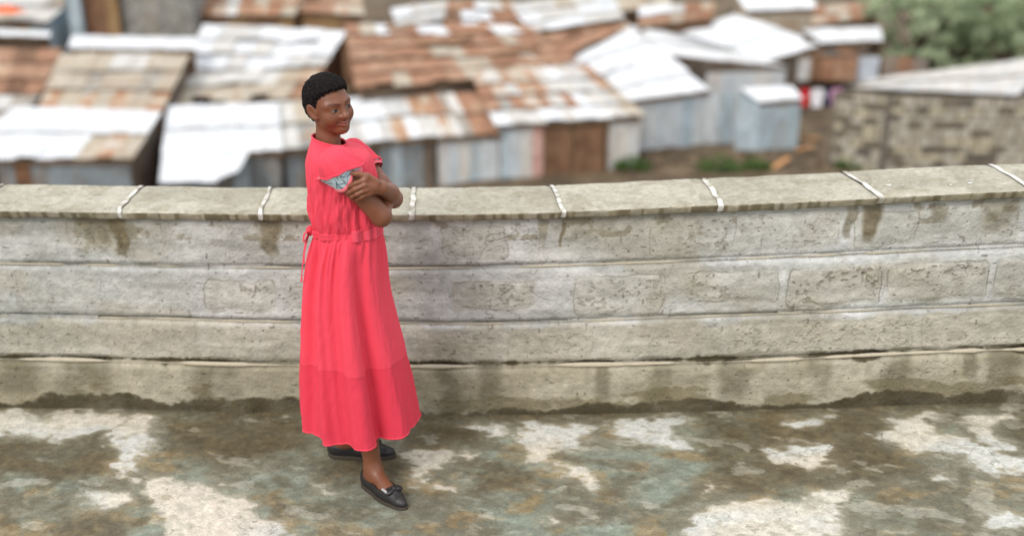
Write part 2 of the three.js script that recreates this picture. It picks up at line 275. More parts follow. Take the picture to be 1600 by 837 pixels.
// coping stones and the white mortar between them
const copeMap = tex(1024, 512, (u, v) => {
  const x = u * 4, y = v * 2, n1 = fbm(x * 3, y * 3, 4), n2 = fbm(x * 12 + 7, y * 12, 4), n3 = fbm(x * 50, y * 50, 3), g = noise(x * 200, y * 200);
  let c = mix3(rgb(158, 154, 138), rgb(176, 172, 157), sstep(0.3, 0.7, n1));
  c = mix3(c, rgb(142, 135, 114), 0.45 * sstep(0.5, 0.7, n2)); c = mix3(c, rgb(184, 180, 166), 0.4 * sstep(0.56, 0.7, fbm(x * 7 + 20, y * 9, 4)));
  const sp = noise(x * 90, y * 90); if (sp > 0.88) c = mix3(c, rgb(86, 78, 58), (sp - 0.88) * 5);
  const k = 0.88 + 0.2 * n3 + 0.14 * (g - 0.5); return c.map(q => q * k);
});
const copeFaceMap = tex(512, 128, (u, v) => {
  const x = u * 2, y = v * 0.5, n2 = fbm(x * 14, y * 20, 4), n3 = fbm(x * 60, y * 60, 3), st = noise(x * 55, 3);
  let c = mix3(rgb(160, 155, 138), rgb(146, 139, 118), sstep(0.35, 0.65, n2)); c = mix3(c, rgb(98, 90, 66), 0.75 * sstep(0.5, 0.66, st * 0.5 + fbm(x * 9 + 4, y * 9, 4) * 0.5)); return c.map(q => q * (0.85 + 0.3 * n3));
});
const copeBump = tex(512, 512, (u, v) => { const h = 0.5 * fbm(u * 60, v * 60, 3) + 0.5 * fbm(u * 16, v * 16, 3); return [h, h, h]; }, false);
const copeMat = new THREE.MeshStandardMaterial({ map: copeMap, bumpMap: copeBump, bumpScale: 0.006, roughness: 0.92 });
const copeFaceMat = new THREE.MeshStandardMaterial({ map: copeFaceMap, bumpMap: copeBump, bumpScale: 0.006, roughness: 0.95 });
const mortarMat = new THREE.MeshStandardMaterial({ map: tex(512, 256, (u, v) => mix3(rgb(206, 205, 199), rgb(158, 152, 136), sstep(0.5, 0.72, fbm(u * 90, v * 60, 4)))) , roughness: 0.9, bumpMap: copeBump, bumpScale: 0.006 });
const JF = [-2.306, -1.645, -1.044, -.408, .208, .836, 1.459, 2.029], JB = [-2.283, -1.649, -1.066, -.436, .167, .815, 1.4, 2.002];
for (let k = 0; k < 9; k++) { JF.unshift(JF[0] - rr(.58, .66)); JB.unshift(JF[0] + 0.01); JF.push(JF[JF.length - 1] + rr(.58, .66)); JB.push(JF[JF.length - 1] - 0.02); }
// profile from the drip edge over the weathered top to the back: [forward, up]
const COPE = [[-0.002, 0.904], [0.028, 0.898], [0.033, 0.902], [0.046, 0.924], [0.044, 0.930], [0.036, 0.934], [0.0, 0.939], [-0.06, 0.944], [-0.12, 0.947], [-0.18, 0.949], [-0.24, 0.951], [-0.285, 0.952], [-0.297, 0.948], [-0.302, 0.938], [-0.302, 0.90]];
function copePiece(fa, ba, fb, bb, gap, lift, face, i) {
  const P = face ? COPE.slice(0, 5) : COPE.slice(face === 0 ? 0 : 4), nv = P.length - 1;
  return gridGeo(face === 0 ? 4 : 26, nv, (u, v) => {
    const q = P[Math.round(v * nv)], f = clamp((0.044 - q[0]) / 0.346), xa = lerp(fa, ba, f) + gap, xb = lerp(fb, bb, f) - gap, x = lerp(xa, xb, u);
    const e = Math.min(u, 1 - u) * (xb - xa), rnd_ = face === 0 ? 0 : 0.006 * (1 - sstep(0, 0.014, e)), chip = face === 0 ? 0 : (fbm(x * 9 + i, q[0] * 20, 3) - 0.5) * 0.007;
    const topk = q[1] > 0.93 ? 1 : 0;
    const ragged = (fbm(x * 16 + i * 3, 5, 3) - 0.5) * 0.008;
    return { p: [x, floorY(x) + q[1] + lift - rnd_ * topk + chip * topk + (q[1] < 0.91 ? ragged : 0), wallZ(x) + q[0] - (q[0] > 0.03 ? rnd_ + chip * 0.6 : 0)], t: face ? [x * 0.5, v * 0.1] : [x / 4 + i * 0.37, (q[0] - q[1] * 0.3) / 2 + i * 0.21] };
  }, false);
}
for (let i = 0; i + 1 < JF.length; i++) {
  const lift = rr(-0.002, 0.002);
  const s = mesh('coping_stone', copePiece(JF[i], JB[i], JF[i + 1], JB[i + 1], 0.003, lift, undefined, i), copeMat, wallThing);
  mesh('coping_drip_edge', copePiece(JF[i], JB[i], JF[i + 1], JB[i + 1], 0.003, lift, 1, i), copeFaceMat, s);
  const joint = new THREE.BufferGeometry().copy(copePiece(JF[i] - 0.008 - rr(0, .004), JB[i] - 0.006 - rr(0, .005), JF[i] + 0.008 + rr(0, .004), JB[i] + 0.006 + rr(0, .005), 0, 0.0015, 0, i));
  const jp = joint.attributes.position; for (let n = 0; n < jp.count; n++) jp.setXYZ(n, jp.getX(n) + (noise(jp.getZ(n) * 40, i * 7) - 0.5) * 0.012 + (noise(jp.getZ(n) * 90, n % 5 + i * 9) - 0.5) * 0.007, jp.getY(n) + (noise(jp.getZ(n) * 60 + 9, i) - 0.3) * 0.002, jp.getZ(n)); joint.computeVertexNormals();
  mesh('mortar_joint', joint, mortarMat, wallThing);
}
const dropMat = new THREE.MeshStandardMaterial({ color: new THREE.Color().setRGB(0.7, 0.7, 0.66), roughness: 0.8 });
for (const [x, f, r] of [[1.52, -0.07, .012], [1.535, -0.12, .007], [1.75, -0.04, .008], [1.83, -0.05, .012], [1.845, -0.075, .007], [1.57, -0.06, .005]]) { // bird droppings / paint splashes
  const g = new THREE.SphereGeometry(r, 8, 4); g.scale(1, 0.14, 0.7); const p = g.attributes.position; for (let n = 0; n < p.count; n++) p.setX(n, p.getX(n) * (0.7 + 0.7 * noise(n * 3.1, x * 20)));
  const m = mesh('white_splash', g, dropMat, wallThing); m.position.set(x, floorY(x) + interp([-0.18, -0.12, -0.06, 0], [0.949, 0.947, 0.944, 0.939], f) + 0.002, wallZ(x) + f);
}
// ---------------------------------------------------------------- the valley: ground, retaining wall, shanty houses
const groundY = (x, d) => -9.4 + 2.4 * sstep(56, 66, d) + 0.03 * Math.max(0, d - 66) * (d < 160 ? 1 : 0) + (d >= 160 ? 2.82 : 0) + (fbm(x * 0.16, d * 0.16, 4) - 0.5) * 0.9 * sstep(12, 30, d);
const soilMap = tex(512, 512, (u, v) => {
  const x = u * 10, y = v * 10, n1 = fbm(x, y, 4), n2 = fbm(x * 5, y * 5, 4), n3 = noise(x * 20, y * 20);
  let c = mix3(rgb(74, 60, 46), rgb(112, 94, 72), sstep(0.3, 0.7, n1)); c = mix3(c, rgb(66, 70, 42), 0.5 * sstep(0.55, 0.7, n2)); if (n3 > 0.86) c = mix3(c, rgb(150, 138, 118), 0.7); return c.map(q => q * (0.8 + 0.4 * n2));
});
const soilMat = new THREE.MeshStandardMaterial({ map: soilMap, roughness: 0.97 });
setting(mesh('valley_ground', gridGeo(150, 170, (u, v) => {
  const d = 5.2 + 130 * v * (1 + 14 * Math.pow(v, 8)), w = 60 + d * 1.3, x = (u * 2 - 1) * w; return { p: [x, groundY(x, d), -d], t: [x / 10, d / 10] };
}), soilMat), 'brown littered earth of the valley below the terrace', 'ground');
setting(mesh('retaining_wall', gridGeo(60, 4, (u, v) => { const x = lerp(-8.2, 8.2, u); return { p: [x, lerp(floorY(x) - 0.35, -10.2, v), wallZ(x) - 0.262 - v * 0.6], t: [x / 5.2, v * 10] }; }), wallMat), 'rough plastered retaining wall under the parapet on the valley side', 'wall');

// ---- corrugated sheet materials
function sheetTex(base, alt, stain, amount, streak) {
  return tex(256, 256, (u, v) => {
    const tile = (f, k) => { const a = fbm(u * f + k, v * f * streak, 4), b = fbm((u - 1) * f + k, v * f * streak, 4); return lerp(a, b, sstep(0.75, 1, u)); };
    let c = mix3(base, alt, sstep(0.35, 0.65, tile(5, 3))); c = mix3(c, stain, amount * sstep(0.48, 0.66, tile(7, 31))); const n = noise(u * 70, v * 70); return c.map(q => q * (0.9 + 0.2 * n));
  });
}
const sheetMat = (b, a, s, m, rough, streak = 0.4, metal = 0) => new THREE.MeshStandardMaterial({ map: sheetTex(b, a, s, m, streak), roughness: rough, metalness: metal, side: THREE.DoubleSide });
const SM = {
  w: [sheetMat(rgb(216, 220, 224), rgb(226, 229, 232), rgb(200, 202, 202), 0.4, 0.5), sheetMat(rgb(210, 214, 219), rgb(224, 227, 230), rgb(198, 196, 190), 0.3, 0.5)],
  p: [sheetMat(rgb(194, 193, 189), rgb(208, 207, 204), rgb(176, 168, 154), 0.4, 0.6), sheetMat(rgb(186, 188, 188), rgb(204, 204, 203), rgb(172, 156, 138), 0.35, 0.6)],
  g: [sheetMat(rgb(150, 147, 140), rgb(172, 168, 160), rgb(132, 116, 98), 0.6, 0.65), sheetMat(rgb(140, 140, 136), rgb(164, 162, 156), rgb(150, 112, 80), 0.5, 0.65)],
  b: [sheetMat(rgb(178, 169, 152), rgb(192, 184, 170), rgb(160, 142, 118), 0.5, 0.7), sheetMat(rgb(170, 161, 146), rgb(186, 178, 164), rgb(156, 130, 102), 0.5, 0.7)],
  r: [sheetMat(rgb(156, 116, 90), rgb(168, 129, 102), rgb(134, 97, 74), 0.6, 0.85), sheetMat(rgb(148, 109, 85), rgb(164, 126, 100), rgb(172, 147, 123), 0.5, 0.85)],
  d: [sheetMat(rgb(112, 80, 58), rgb(130, 94, 68), rgb(88, 64, 48), 0.6, 0.9), sheetMat(rgb(104, 76, 56), rgb(124, 92, 68), rgb(134, 106, 82), 0.5, 0.9)],
  s: [sheetMat(rgb(186, 176, 160), rgb(178, 148, 120), rgb(160, 112, 80), 0.7, 0.75, 0.25), sheetMat(rgb(190, 183, 172), rgb(182, 156, 130), rgb(164, 118, 86), 0.65, 0.75, 0.25)],
  l: [sheetMat(rgb(168, 186, 196), rgb(184, 198, 206), rgb(148, 160, 166), 0.5, 0.6), sheetMat(rgb(160, 178, 190), rgb(178, 192, 200), rgb(150, 150, 146), 0.5, 0.6)],
  q: [sheetMat(rgb(188, 195, 200), rgb(202, 207, 210), rgb(172, 174, 172), 0.4, 0.6), sheetMat(rgb(182, 191, 198), rgb(198, 204, 208), rgb(168, 170, 170), 0.4, 0.6)],
  m: [sheetMat(rgb(124, 134, 140), rgb(144, 152, 156), rgb(104, 104, 102), 0.5, 0.65), sheetMat(rgb(116, 122, 126), rgb(138, 144, 146), rgb(112, 96, 82), 0.5, 0.65)],
  k: [sheetMat(rgb(104, 92, 80), rgb(122, 110, 96), rgb(86, 72, 60), 0.6, 0.9), sheetMat(rgb(98, 90, 82), rgb(118, 108, 98), rgb(92, 76, 64), 0.6, 0.9)],
  o: [sheetMat(rgb(150, 122, 84), rgb(164, 136, 98), rgb(126, 98, 66), 0.5, 0.85), sheetMat(rgb(142, 112, 78), rgb(160, 130, 94), rgb(112, 88, 60), 0.5, 0.85)],
  n: [sheetMat(rgb(190, 150, 142), rgb(204, 172, 164), rgb(180, 132, 120), 0.5, 0.75), sheetMat(rgb(186, 144, 136), rgb(202, 170, 160), rgb(172, 128, 116), 0.5, 0.75)],
  c: [sheetMat(rgb(140, 140, 134), rgb(160, 158, 150), rgb(112, 110, 104), 0.6, 0.95, 1), sheetMat(rgb(132, 132, 126), rgb(154, 152, 146), rgb(108, 104, 98), 0.6, 0.95, 1)],
};
const pick = k => SM[k][rnd() < 0.5 ? 0 : 1];
function sheetGeo(a, b, c, d, amp = 0.02) { // corrugated sheet over the quad a-b (low edge) d-c (high edge), ridges running from low to high
  const w = a.distanceTo(b), n = Math.max(4, Math.min(24, Math.round(w / 0.045))), nn = b.clone().sub(a).cross(d.clone().sub(a)).normalize();
  const len = (a.distanceTo(d) + b.distanceTo(c)) / 2, ou = rnd() * 4, ov = rnd() * 4, A = V(), B = V();
  return gridGeo(n, 1, (u, v) => {
    const k = Math.round(u * n) % 2 ? amp : -amp; A.lerpVectors(a, b, u); B.lerpVectors(d, c, u); A.lerp(B, v).addScaledVector(nn, k); return { p: [A.x, A.y, A.z], t: [(u * w + ou) / 2, (v * len + ov) / 2] };
  });
}
const bil = (q, u, v) => q[0].clone().lerp(q[1], u).lerp(q[3].clone().lerp(q[2], u), v);
function roofSheets(parent, q, rows, mess = 1) {
  const nr = rows.length;
  rows.forEach((row, j) => {
    const nc = row.length;
    for (let i = 0; i < nc; i++) {
      if (row[i] === '.') continue;
      const e = 0.05, v0 = Math.max(0, j / nr - 0.04 * rnd()) + (j ? 0 : rr(-0.03, 0.03) * mess), v1 = Math.min(1.02, (j + 1) / nr + 0.03), u0 = i / nc - e / nc, u1 = (i + 1) / nc + e / nc;
      const t = () => rr(-0.025, 0.025) * mess / nr;
      const a = bil(q, u0, v0 + t()), b = bil(q, u1, v0 + t()), c = bil(q, u1, v1 + t()), d = bil(q, u0, v1 + t());
      const lift = 0.02 + 0.045 * j + 0.02 * (i % 2) + rr(0, 0.04) * mess;
      a.y += lift + 0.03 + rr(0, 0.05) * mess; b.y += lift + 0.03 + rr(0, 0.05) * mess; c.y += lift; d.y += lift;
      mesh('roof_sheet', sheetGeo(a, b, c, d), pick(row[i]), parent);
    }
  });
}
function wallPanels(parent, a, b, ta, tb, tints, bottom, name = 'wall_panel') { // upright sheets between plan points a and b
  const n = tints.length;
  for (let i = 0; i < n; i++) {
    if (tints[i] === '.') continue;
    const p = a.clone().lerp(b, i / n), q = a.clone().lerp(b, (i + 1.03) / n), y0 = lerp(ta, tb, i / n), y1 = lerp(ta, tb, (i + 1) / n);
    p.y = bottom !== undefined ? bottom : groundY(p.x, -p.z) - 0.25; q.y = p.y;
    const jit = rr(-0.015, 0.015), c = q.clone().setY(y1), d = p.clone().setY(y0); for (const s of [p, q, c, d]) s.z += jit;
    mesh(name, sheetGeo(p, q, c, d, 0.016), pick(tints[i]), parent);
  }
}
const woodMat = new THREE.MeshStandardMaterial({ map: sheetTex(rgb(110, 88, 64), rgb(140, 116, 88), rgb(84, 64, 46), 0.6, 0.15), roughness: 0.9 });
const box = (w, h, d) => new THREE.BoxGeometry(w, h, d);
function beam(parent, a, b, t, name = 'timber_beam') { const L = a.distanceTo(b), m = mesh(name, box(L, t, t), woodMat, parent); m.position.copy(a).lerp(b, 0.5); m.quaternion.setFromUnitVectors(V(1, 0, 0), b.clone().sub(a).normalize()); return m; }
// a house: roof quad in survey points (low-left, low-right, high-right, high-left), rows of sheets from eave to ridge, tints of its front, right and left walls
function house(label, corners, rows, front = 'mmmm', sideTint = 'd', mess = 1, opt = {}) {
  const q = corners.map(c => site(...c)), o = V((q[0].x + q[1].x) / 2, 0, (q[0].z + q[1].z) / 2); o.y = groundY(o.x, -o.z);
  const g = thing('shanty_house', label, 'house', [0, 0, 0], 'corrugated iron shanty houses in the valley');
  const put = new THREE.Group(); // parts are built in world metres, then shifted to the base
  roofSheets(put, q, rows, mess);
  (opt.extra || []).forEach(e => roofSheets(put, e.c.map(c => site(...c)), e.rows, mess));
  const cen = q[0].clone().add(q[1]).add(q[2]).add(q[3]).multiplyScalar(0.25);
  const inset = (p, f) => p.clone().lerp(cen, f), w = q.map(p => inset(p, 0.05));
  const drop = 0.1;
  if (opt.front !== false) wallPanels(put, w[0], w[1], w[0].y - drop, w[1].y - drop, front);
  const sl = Math.max(2, Math.round(w[1].distanceTo(w[2]) / 1.6));
  wallPanels(put, w[1], w[2], w[1].y - drop, w[2].y - drop, (opt.right || sideTint).repeat(sl).slice(0, sl));
  wallPanels(put, w[3], w[0], w[3].y - drop, w[0].y - drop, sideTint.repeat(sl).slice(0, sl));
  wallPanels(put, w[2], w[3], w[2].y - drop, w[3].y - drop, sideTint.repeat(3));
  beam(put, q[0].clone().add(V(0, -0.06, 0)), q[1].clone().add(V(0, -0.06, 0)), 0.09, 'eave_beam');
  beam(put, q[3].clone().add(V(0, -0.06, 0)), q[2].clone().add(V(0, -0.06, 0)), 0.09, 'ridge_beam');
  if (opt.more) opt.more(put, w, q);
  for (const m of [...put.children]) { m.position.sub(o); g.add(m); }
  g.position.copy(o);
  return g;
}
house('white corrugated roof with rusty patch at lower right corner, beside the far left alley', [[-70, 252, -7.2], [205, 250, -7.2], [250, 178, -6.3], [20, 170, -6.3]], ['wwwwwwbsb', 'wwwwwwwww'], '..mdmmmmmm', 'k', 0.6);
house('weathered grey beige roof with rust streaked lower edge, above the far left white roof', [[58, 173, -6.45], [250, 178, -6.45], [298, 87, -5.5], [95, 89, -5.5]], ['sbsbsbs', 'bbgbbgb', 'bbbppbb'], 'dddddd', 'k');
house('narrow white roof strip over a brown wall behind the grey beige roof', [[106, 77, -5.25], [306, 80, -5.25], [306, 60, -4.95], [112, 56, -4.95]], ['wwwwwwww'], 'ddodoodd', 'd', 0.3);
house('rust and cream roof cut by the left picture edge', [[-80, 150, -6.5], [62, 151, -6.5], [96, 82, -5.6], [-80, 76, -5.6]], ['brrdr', 'rbsrr', 'sbrdr'], 'ddddd', 'd');
house('low pale grey roof at the left edge under the rust and cream roof', [[-90, 206, -7.0], [22, 202, -7.0], [60, 153, -6.55], [-90, 151, -6.55]], ['ppgp', 'pppg'], 'm.mk', 'k');
house('thin white eave over a black opening at the upper left edge', [[-60, 56, -5.1], [74, 60, -5.1], [78, 51, -4.9], [-60, 44, -4.9]], ['wpwww'], '.....', 'k', 0.4);
house('pale roof with bluish side wall in the top left corner', [[-60, 32, -5.1], [72, 37, -5.1], [122, -8, -4.1], [-60, -12, -4.1]], ['ppbpp', 'bpppg'], 'oogol', 'l');
house('rust and cream striped roof over a brown wall at the top, left of centre', [[303, 26, -5.1], [460, 26, -5.1], [468, -10, -4.1], [312, -10, -4.1]], ['rsprsrb', 'srprbrs'], 'ddoddo', 'd', 0.5);
house('small rusty eave over an ochre wall at the top behind the woman', [[452, 20, -5.0], [568, 25, -5.0], [562, -10, -4.3], [455, -10, -4.3]], ['srrsb', 'rdrrs'], 'oooodd', 'o', 0.5);
house('large patched pale roof of loose white sheets left of the woman', [[266, 166, -7.0], [480, 152, -7.0], [540, 58, -5.3], [318, 46, -5.3]], ['bbbbbbr', 'pppppbs', 'wwpwwpp', 'wpwpwww', 'wppwwww'], 'kkkkk', 'd', 2.2);
house('bright white stepped roof sheets just left of the woman', [[253, 242, -7.2], [440, 238, -7.2], [432, 164, -6.5], [262, 169, -6.5]], ['wwwwww', 'wwwwww'], '..mmlmm', 'd', 0.3,
  { extra: [{ c: [[249, 288, -7.62], [338, 287, -7.62], [347, 240, -7.17], [254, 241, -7.17]], rows: ['www'] }, { c: [[336, 284, -7.58], [372, 270, -7.46], [388, 239, -7.16], [345, 240, -7.17]], rows: ['ww'] }] });
house('greyish white roof sheets directly behind the shoulders of the woman', [[440, 238, -7.3], [556, 227, -7.3], [530, 158, -6.6], [432, 163, -6.6]], ['pgbp', 'pbpw'], 'mkmm', 'k', 0.6);
house('white lower roof with one rust spot right of the head of the woman', [[556, 227, -7.5], [681, 216, -7.5], [653, 148, -6.7], [530, 158, -6.7]], ['pwpswp', 'wwwpps'], 'mkmlmmk', 'k', 0.5);
house('roof of alternating rust and grey stripes above the pale panelled wall', [[681, 217, -7.55], [786, 211, -7.55], [748, 148, -6.65], [653, 149, -6.65]], ['pspgrrr', 'srgprrr'], 'pqplqq', 'q', 0.4);
house('wide patched roof of white and rust sheets over the brown doorway', [[775, 197, -7.15], [1008, 182, -7.15], [918, 108, -6.15], [735, 120, -6.15]], ['wppwpwwpb', 'rgrsrprwppb', 'rspsrpppps', 'sprbspwppr'], 'lqpn......ppp', 'd', 0.7, {
  more(put, w) {
    const at = t => w[0].clone().lerp(w[1], t), y = t => lerp(w[0].y, w[1].y, t) - 0.12;
    const A = at(0.31), B = at(0.77);
    wallPanels(put, A.clone().add(V(0, 0, -0.2)), B.clone().add(V(0, 0, -0.2)), y(0.31), y(0.77), 'dkd', undefined, 'door_recess_panel');
    const gy = groundY(A.x, -A.z) - 0.2;
    for (const [t0, t1, k] of [[0.33, 0.5, 'd'], [0.53, 0.74, 'd']]) { const p = at(t0), q = at(t1); wallPanels(put, p, q, y(t0) - 0.15, y(t1) - 0.15, k, undefined, 'door'); }
    for (const t of [0.315, 0.51, 0.765]) beam(put, at(t).setY(gy), at(t).setY(y(t)), 0.1, 'door_post');
  }
});
house('big rust roof patched with pale sheets in the middle of the valley', [[556, 141, -6.2], [922, 112, -6.2], [822, 48, -5.1], [540, 46, -5.1]], ['rrbrrrbbrssrp', 'rrrrrrbbrrsrr', 'rrrrrbbrrrrrr', 'rrrrrrrrrrbrr', 'rbwrrwwrrrwwr'], 'kkkkkkkk', 'd', 1.2, {
  more(put, w, q) { for (const [u, v, l] of [[0.32, 0.55, 2.6], [0.2, 0.88, 2.0], [0.62, 0.3, 2.2]]) { const a = bil(q, u, v), b = a.clone().add(V(l, 0.25, -0.5)); a.y += 0.32; b.y += 0.32; beam(put, a, b, 0.12, 'roof_plank'); } }
});
house('large bright white gabled roof right of centre', [[925, 122, -6.4], [1040, 87, -6.3], [985, 42, -5.3], [868, 86, -6.0]], ['wwwww', 'wwwww'], 'kkk', 'l', 0.25,
  { extra: [{ c: [[1038, 87, -6.25], [1232, 107, -6.5], [1076, 58, -5.4], [984, 42, -5.28]], rows: ['wwwwww', 'wwwwww'] }], more(put) { wallPanels(put, site(1105, 113, -6.6), site(1228, 109, -6.6), -6.62, -6.62, 'pqqpq'); } });
house('white front gable roof over the long pale corrugated wall', [[985, 159, -7.0], [1110, 143, -7.0], [1042, 88, -6.1], [944, 121, -6.2]], ['wwwwww', 'wwwwww'], 'pqqqlq', 'q', 0.25,
  { more(put, w) { const a = w[1].clone(), b = a.clone().add(V(1.75, 0, -0.35)); wallPanels(put, a, b, w[1].y - 0.1, w[1].y - 0.3, 'qlq'); const c = site(1110, 116, -6.6); } });
house('light blue lean-to shed with a small white roof', [[1188, 161, -7.25], [1254, 156, -7.25], [1236, 135, -6.85], [1158, 138, -6.85]], ['www'], 'lll', 'l', 0.2,
  { more(put, w) { wallPanels(put, w[0].clone().add(V(-0.95, 0, -0.1)), w[0], w[0].y + 0.15, w[0].y - 0.1, 'l'); } });
house('white hipped roof farther back, between the gabled roof and the tree', [[1192, 99, -6.9], [1291, 70, -6.5], [1150, 25, -5.4], [1060, 57, -5.8]], ['wwwww', 'wwwww'], 'kkkk', 'k', 0.25);
house('narrow white roof strip over dark wall left of the tree', [[1285, 69, -6.4], [1380, 65, -6.4], [1374, 42, -5.7], [1255, 46, -5.7]], ['wwwww'], '.d.k.', 'k', 0.3);
house('pale folded roof near the top, right of the ochre wall', [[622, 48, -5.0], [706, 27, -4.8], [698, 4, -4.2], [612, 16, -4.4]], ['ppp', 'wpp'], 'ddd', 'd', 0.5);
house('rust roof strewn with white scraps at the top centre', [[695, 46, -5.1], [832, 49, -5.1], [800, 8, -4.3], [700, 8, -4.3]], ['rwrrr', 'dwwrr', 'rrwpr'], 'dddd', 'd', 1.4);
house('broad off-white roof at the top, right of centre', [[830, 52, -5.1], [976, 29, -4.9], [952, -8, -4.1], [798, 10, -4.3]], ['pwwpp', 'wppww', 'ppbpw'], 'dddd', 'd', 0.5);
house('rusty brown roof wedge between the off-white roof and the white gable', [[888, 85, -5.8], [987, 42, -5.3], [964, 24, -4.9], [850, 56, -5.3]], ['rrrrs', 'rdrrr'], 'kkk', 'd', 0.6);
house('mixed white and rust roof at the top, above the white gable', [[998, 44, -5.2], [1112, 30, -5.2], [1118, 6, -4.5], [1000, 12, -4.5]], ['rrbrr', 'wwprs'], 'dddd', 'd', 0.7);
house('beige roof cut by the top edge, left of the mixed roof', [[962, 20, -4.7], [1052, 12, -4.7], [1040, -10, -4.1], [945, -10, -4.1]], ['bbgb'], 'dkd', 'd', 0.5);
house('white roof cut by the top edge, above the hipped roof', [[1168, 19, -5.7], [1278, 14, -5.6], [1262, -10, -4.9], [1150, -10, -4.9]], ['wwwww'], 'bbbb', 'b', 0.3);
house('rust and cream roof over a brown wall beside the tree top', [[1270, 40, -6.1], [1372, 28, -5.9], [1362, 6, -5.3], [1274, 12, -5.4]], ['srbrd', 'rbsrr'], 'dodd', 'd', 0.8);
house('beige roof behind the tree in the top right corner', [[1505, 10, -5.5], [1680, 6, -5.5], [1670, -16, -4.8], [1505, -16, -4.8]], ['bpbbgb'], 'gdgdg', 'd', 0.5);

{ // taller blank-walled houses at the top left
  const build = (label, x0, x1, py, tints, h, name, cat) => {
    const a = site(x0, py, -7.0), b = site(x1, py, -7.0), g = thing(name, label, cat, [0, 0, 0]), put = new THREE.Group(), d = V(0.4, 0, -4.5);
    const c = b.clone().add(d), e = a.clone().add(d);
    wallPanels(put, a, b, -7 + h, -7 + h, tints); wallPanels(put, b, c, -7 + h, -7 + h, tints.slice(0, 3)); wallPanels(put, e, a, -7 + h, -7 + h, tints.slice(0, 3)); wallPanels(put, c, e, -7 + h, -7 + h, tints.slice(0, 3));
    const q = [a, b, c, e].map((p, i) => p.clone().setY(-7 + h + 0.05 + (i > 1 ? 0.4 : 0))); roofSheets(put, q, ['rgrg'], 0.3);
    const o = a.clone().lerp(b, 0.5); o.y = groundY(o.x, -o.z); for (const m of [...put.children]) { m.position.sub(o); g.add(m); } g.position.copy(o);
  };
  build('blank grey cement walled house at the top, left of the striped roof', 196, 306, 88, 'ccgccc', 5.4, 'cement_house', 'house');
  build('tall dark brown timber house at the top beside the grey cement walled house', 138, 192, 90, 'ddo', 5.2, 'timber_house', 'house');
  build('narrow pale blue sheet hut at the top beside the brown timber house', 114, 134, 92, 'l', 5.0, 'sheet_hut', 'house');
}
{ // porch house behind the lean-to: brown boards above, dark open front below
  const a = site(1225, 160, -9.3), b = site(1335, 160, -9.3), g = thing('board_house', 'house with brown board upper wall and dark open front behind the washing', 'house'), put = new THREE.Group();
  const back = V(0.3, 0, -3.2), y1 = -6.95, ym = -8.15;
  const a2 = a.clone().add(V(0, 0, -0.9)), b2 = b.clone().add(V(0, 0, -0.9));
  wallPanels(put, a2.clone().add(V(0, 0, -1.4)), b2.clone().add(V(0, 0, -1.4)), ym + 0.1, ym + 0.1, 'kkkk'); wallPanels(put, a, b, y1, y1, 'ppdrrr', ym, 'board_panel'); wallPanels(put, b, b.clone().add(back), y1, y1, 'kk'); wallPanels(put, b.clone().add(back), a.clone().add(back), y1, y1, 'kkk'); wallPanels(put, a.clone().add(back), a, y1, y1, 'kk');
  roofSheets(put, [a.clone().setY(y1), b.clone().setY(y1), b.clone().add(back).setY(y1 + 0.5), a.clone().add(back).setY(y1 + 0.5)], ['ddkd'], 0.4);
  const o = a.clone().lerp(b, 0.5); o.y = groundY(o.x, -o.z); for (const m of [...put.children]) { m.position.sub(o); g.add(m); } g.position.copy(o);
}
// ---- washing hung in front of the board house
function cloth(name, label, px, py0, py1, w, y0, color, cat, sleeves) {
  const c = site(px, py0, y0), d = -c.z, hgt = (py1 - py0) / FOCAL * d * 1.02;
  const m = new THREE.MeshStandardMaterial({ color: new THREE.Color(color), roughness: 0.9, side: THREE.DoubleSide });
  const wid = w / FOCAL * d;
  const g = thing(name, label, cat, [c.x, c.y - hgt, c.z], 'washing on the line');
  const sheet = (cx, ww, hh, y) => gridGeo(14, 8, (u, v) => ({ p: [cx + (u - 0.5) * ww * (1 - 0.1 * Math.sin(v * 3.1)), y + v * hh, 0.05 * Math.sin(u * 13 + cx * 5) * (1.1 - v) + 0.03 * Math.sin(v * 5 + u * 4)] }));
  mesh('cloth_body', sheet(0, wid * (sleeves ? 0.7 : 1), hgt, 0), m, g);
  if (sleeves) for (const s of [-1, 1]) { const q = mesh('sleeve', sheet(0, wid * 0.24, hgt * 0.5, 0), m, g); q.position.set(s * wid * 0.42, hgt * 0.5, 0.01); q.rotation.z = s * 0.35; }
  return c;
}
const c1 = cloth('hanging_shirt', 'red shirt hung out to dry, leftmost in the row of washing', 1259, 138, 166, 20, -8.25, 0xd02030, 'shirt', true);
cloth('hanging_shirt', 'white shirt hung between the red and the navy washing', 1279, 138, 167, 25, -8.25, 0xe8e8ee, 'shirt', true);
cloth('hanging_cloth', 'dark navy cloth hung between the white and the pink washing', 1295, 137, 166, 16, -8.25, 0x28324e, 'cloth');
const c2 = cloth('hanging_shirt', 'pale pink shirt hung at the right end of the washing', 1310, 138, 166, 24, -8.25, 0xd9a2cc, 'shirt', true);
{ const g = thing('washing_line', 'thin washing line with two posts in front of the board house', 'clothes line', [c1.x - 0.5, groundY(c1.x, -c1.z), c1.z]); const y = c1.y - g.position.y + 0.02, L = c2.x - c1.x + 1.4;
  const l = mesh('line', new THREE.CylinderGeometry(0.012, 0.012, L, 6), woodMat, g); l.rotation.z = Math.PI / 2; l.position.set(L / 2, y, 0);
  for (const x of [0, L]) { const p = mesh('post', new THREE.CylinderGeometry(0.045, 0.06, y + 0.3, 7), woodMat, g); p.position.set(x, y / 2 - 0.1, 0); } }
cloth('hanging_sheet', 'pale blue white bed sheet hung beside the brown boards', 1356, 88, 126, 42, -7.0, 0xc4ccd8, 'sheet');
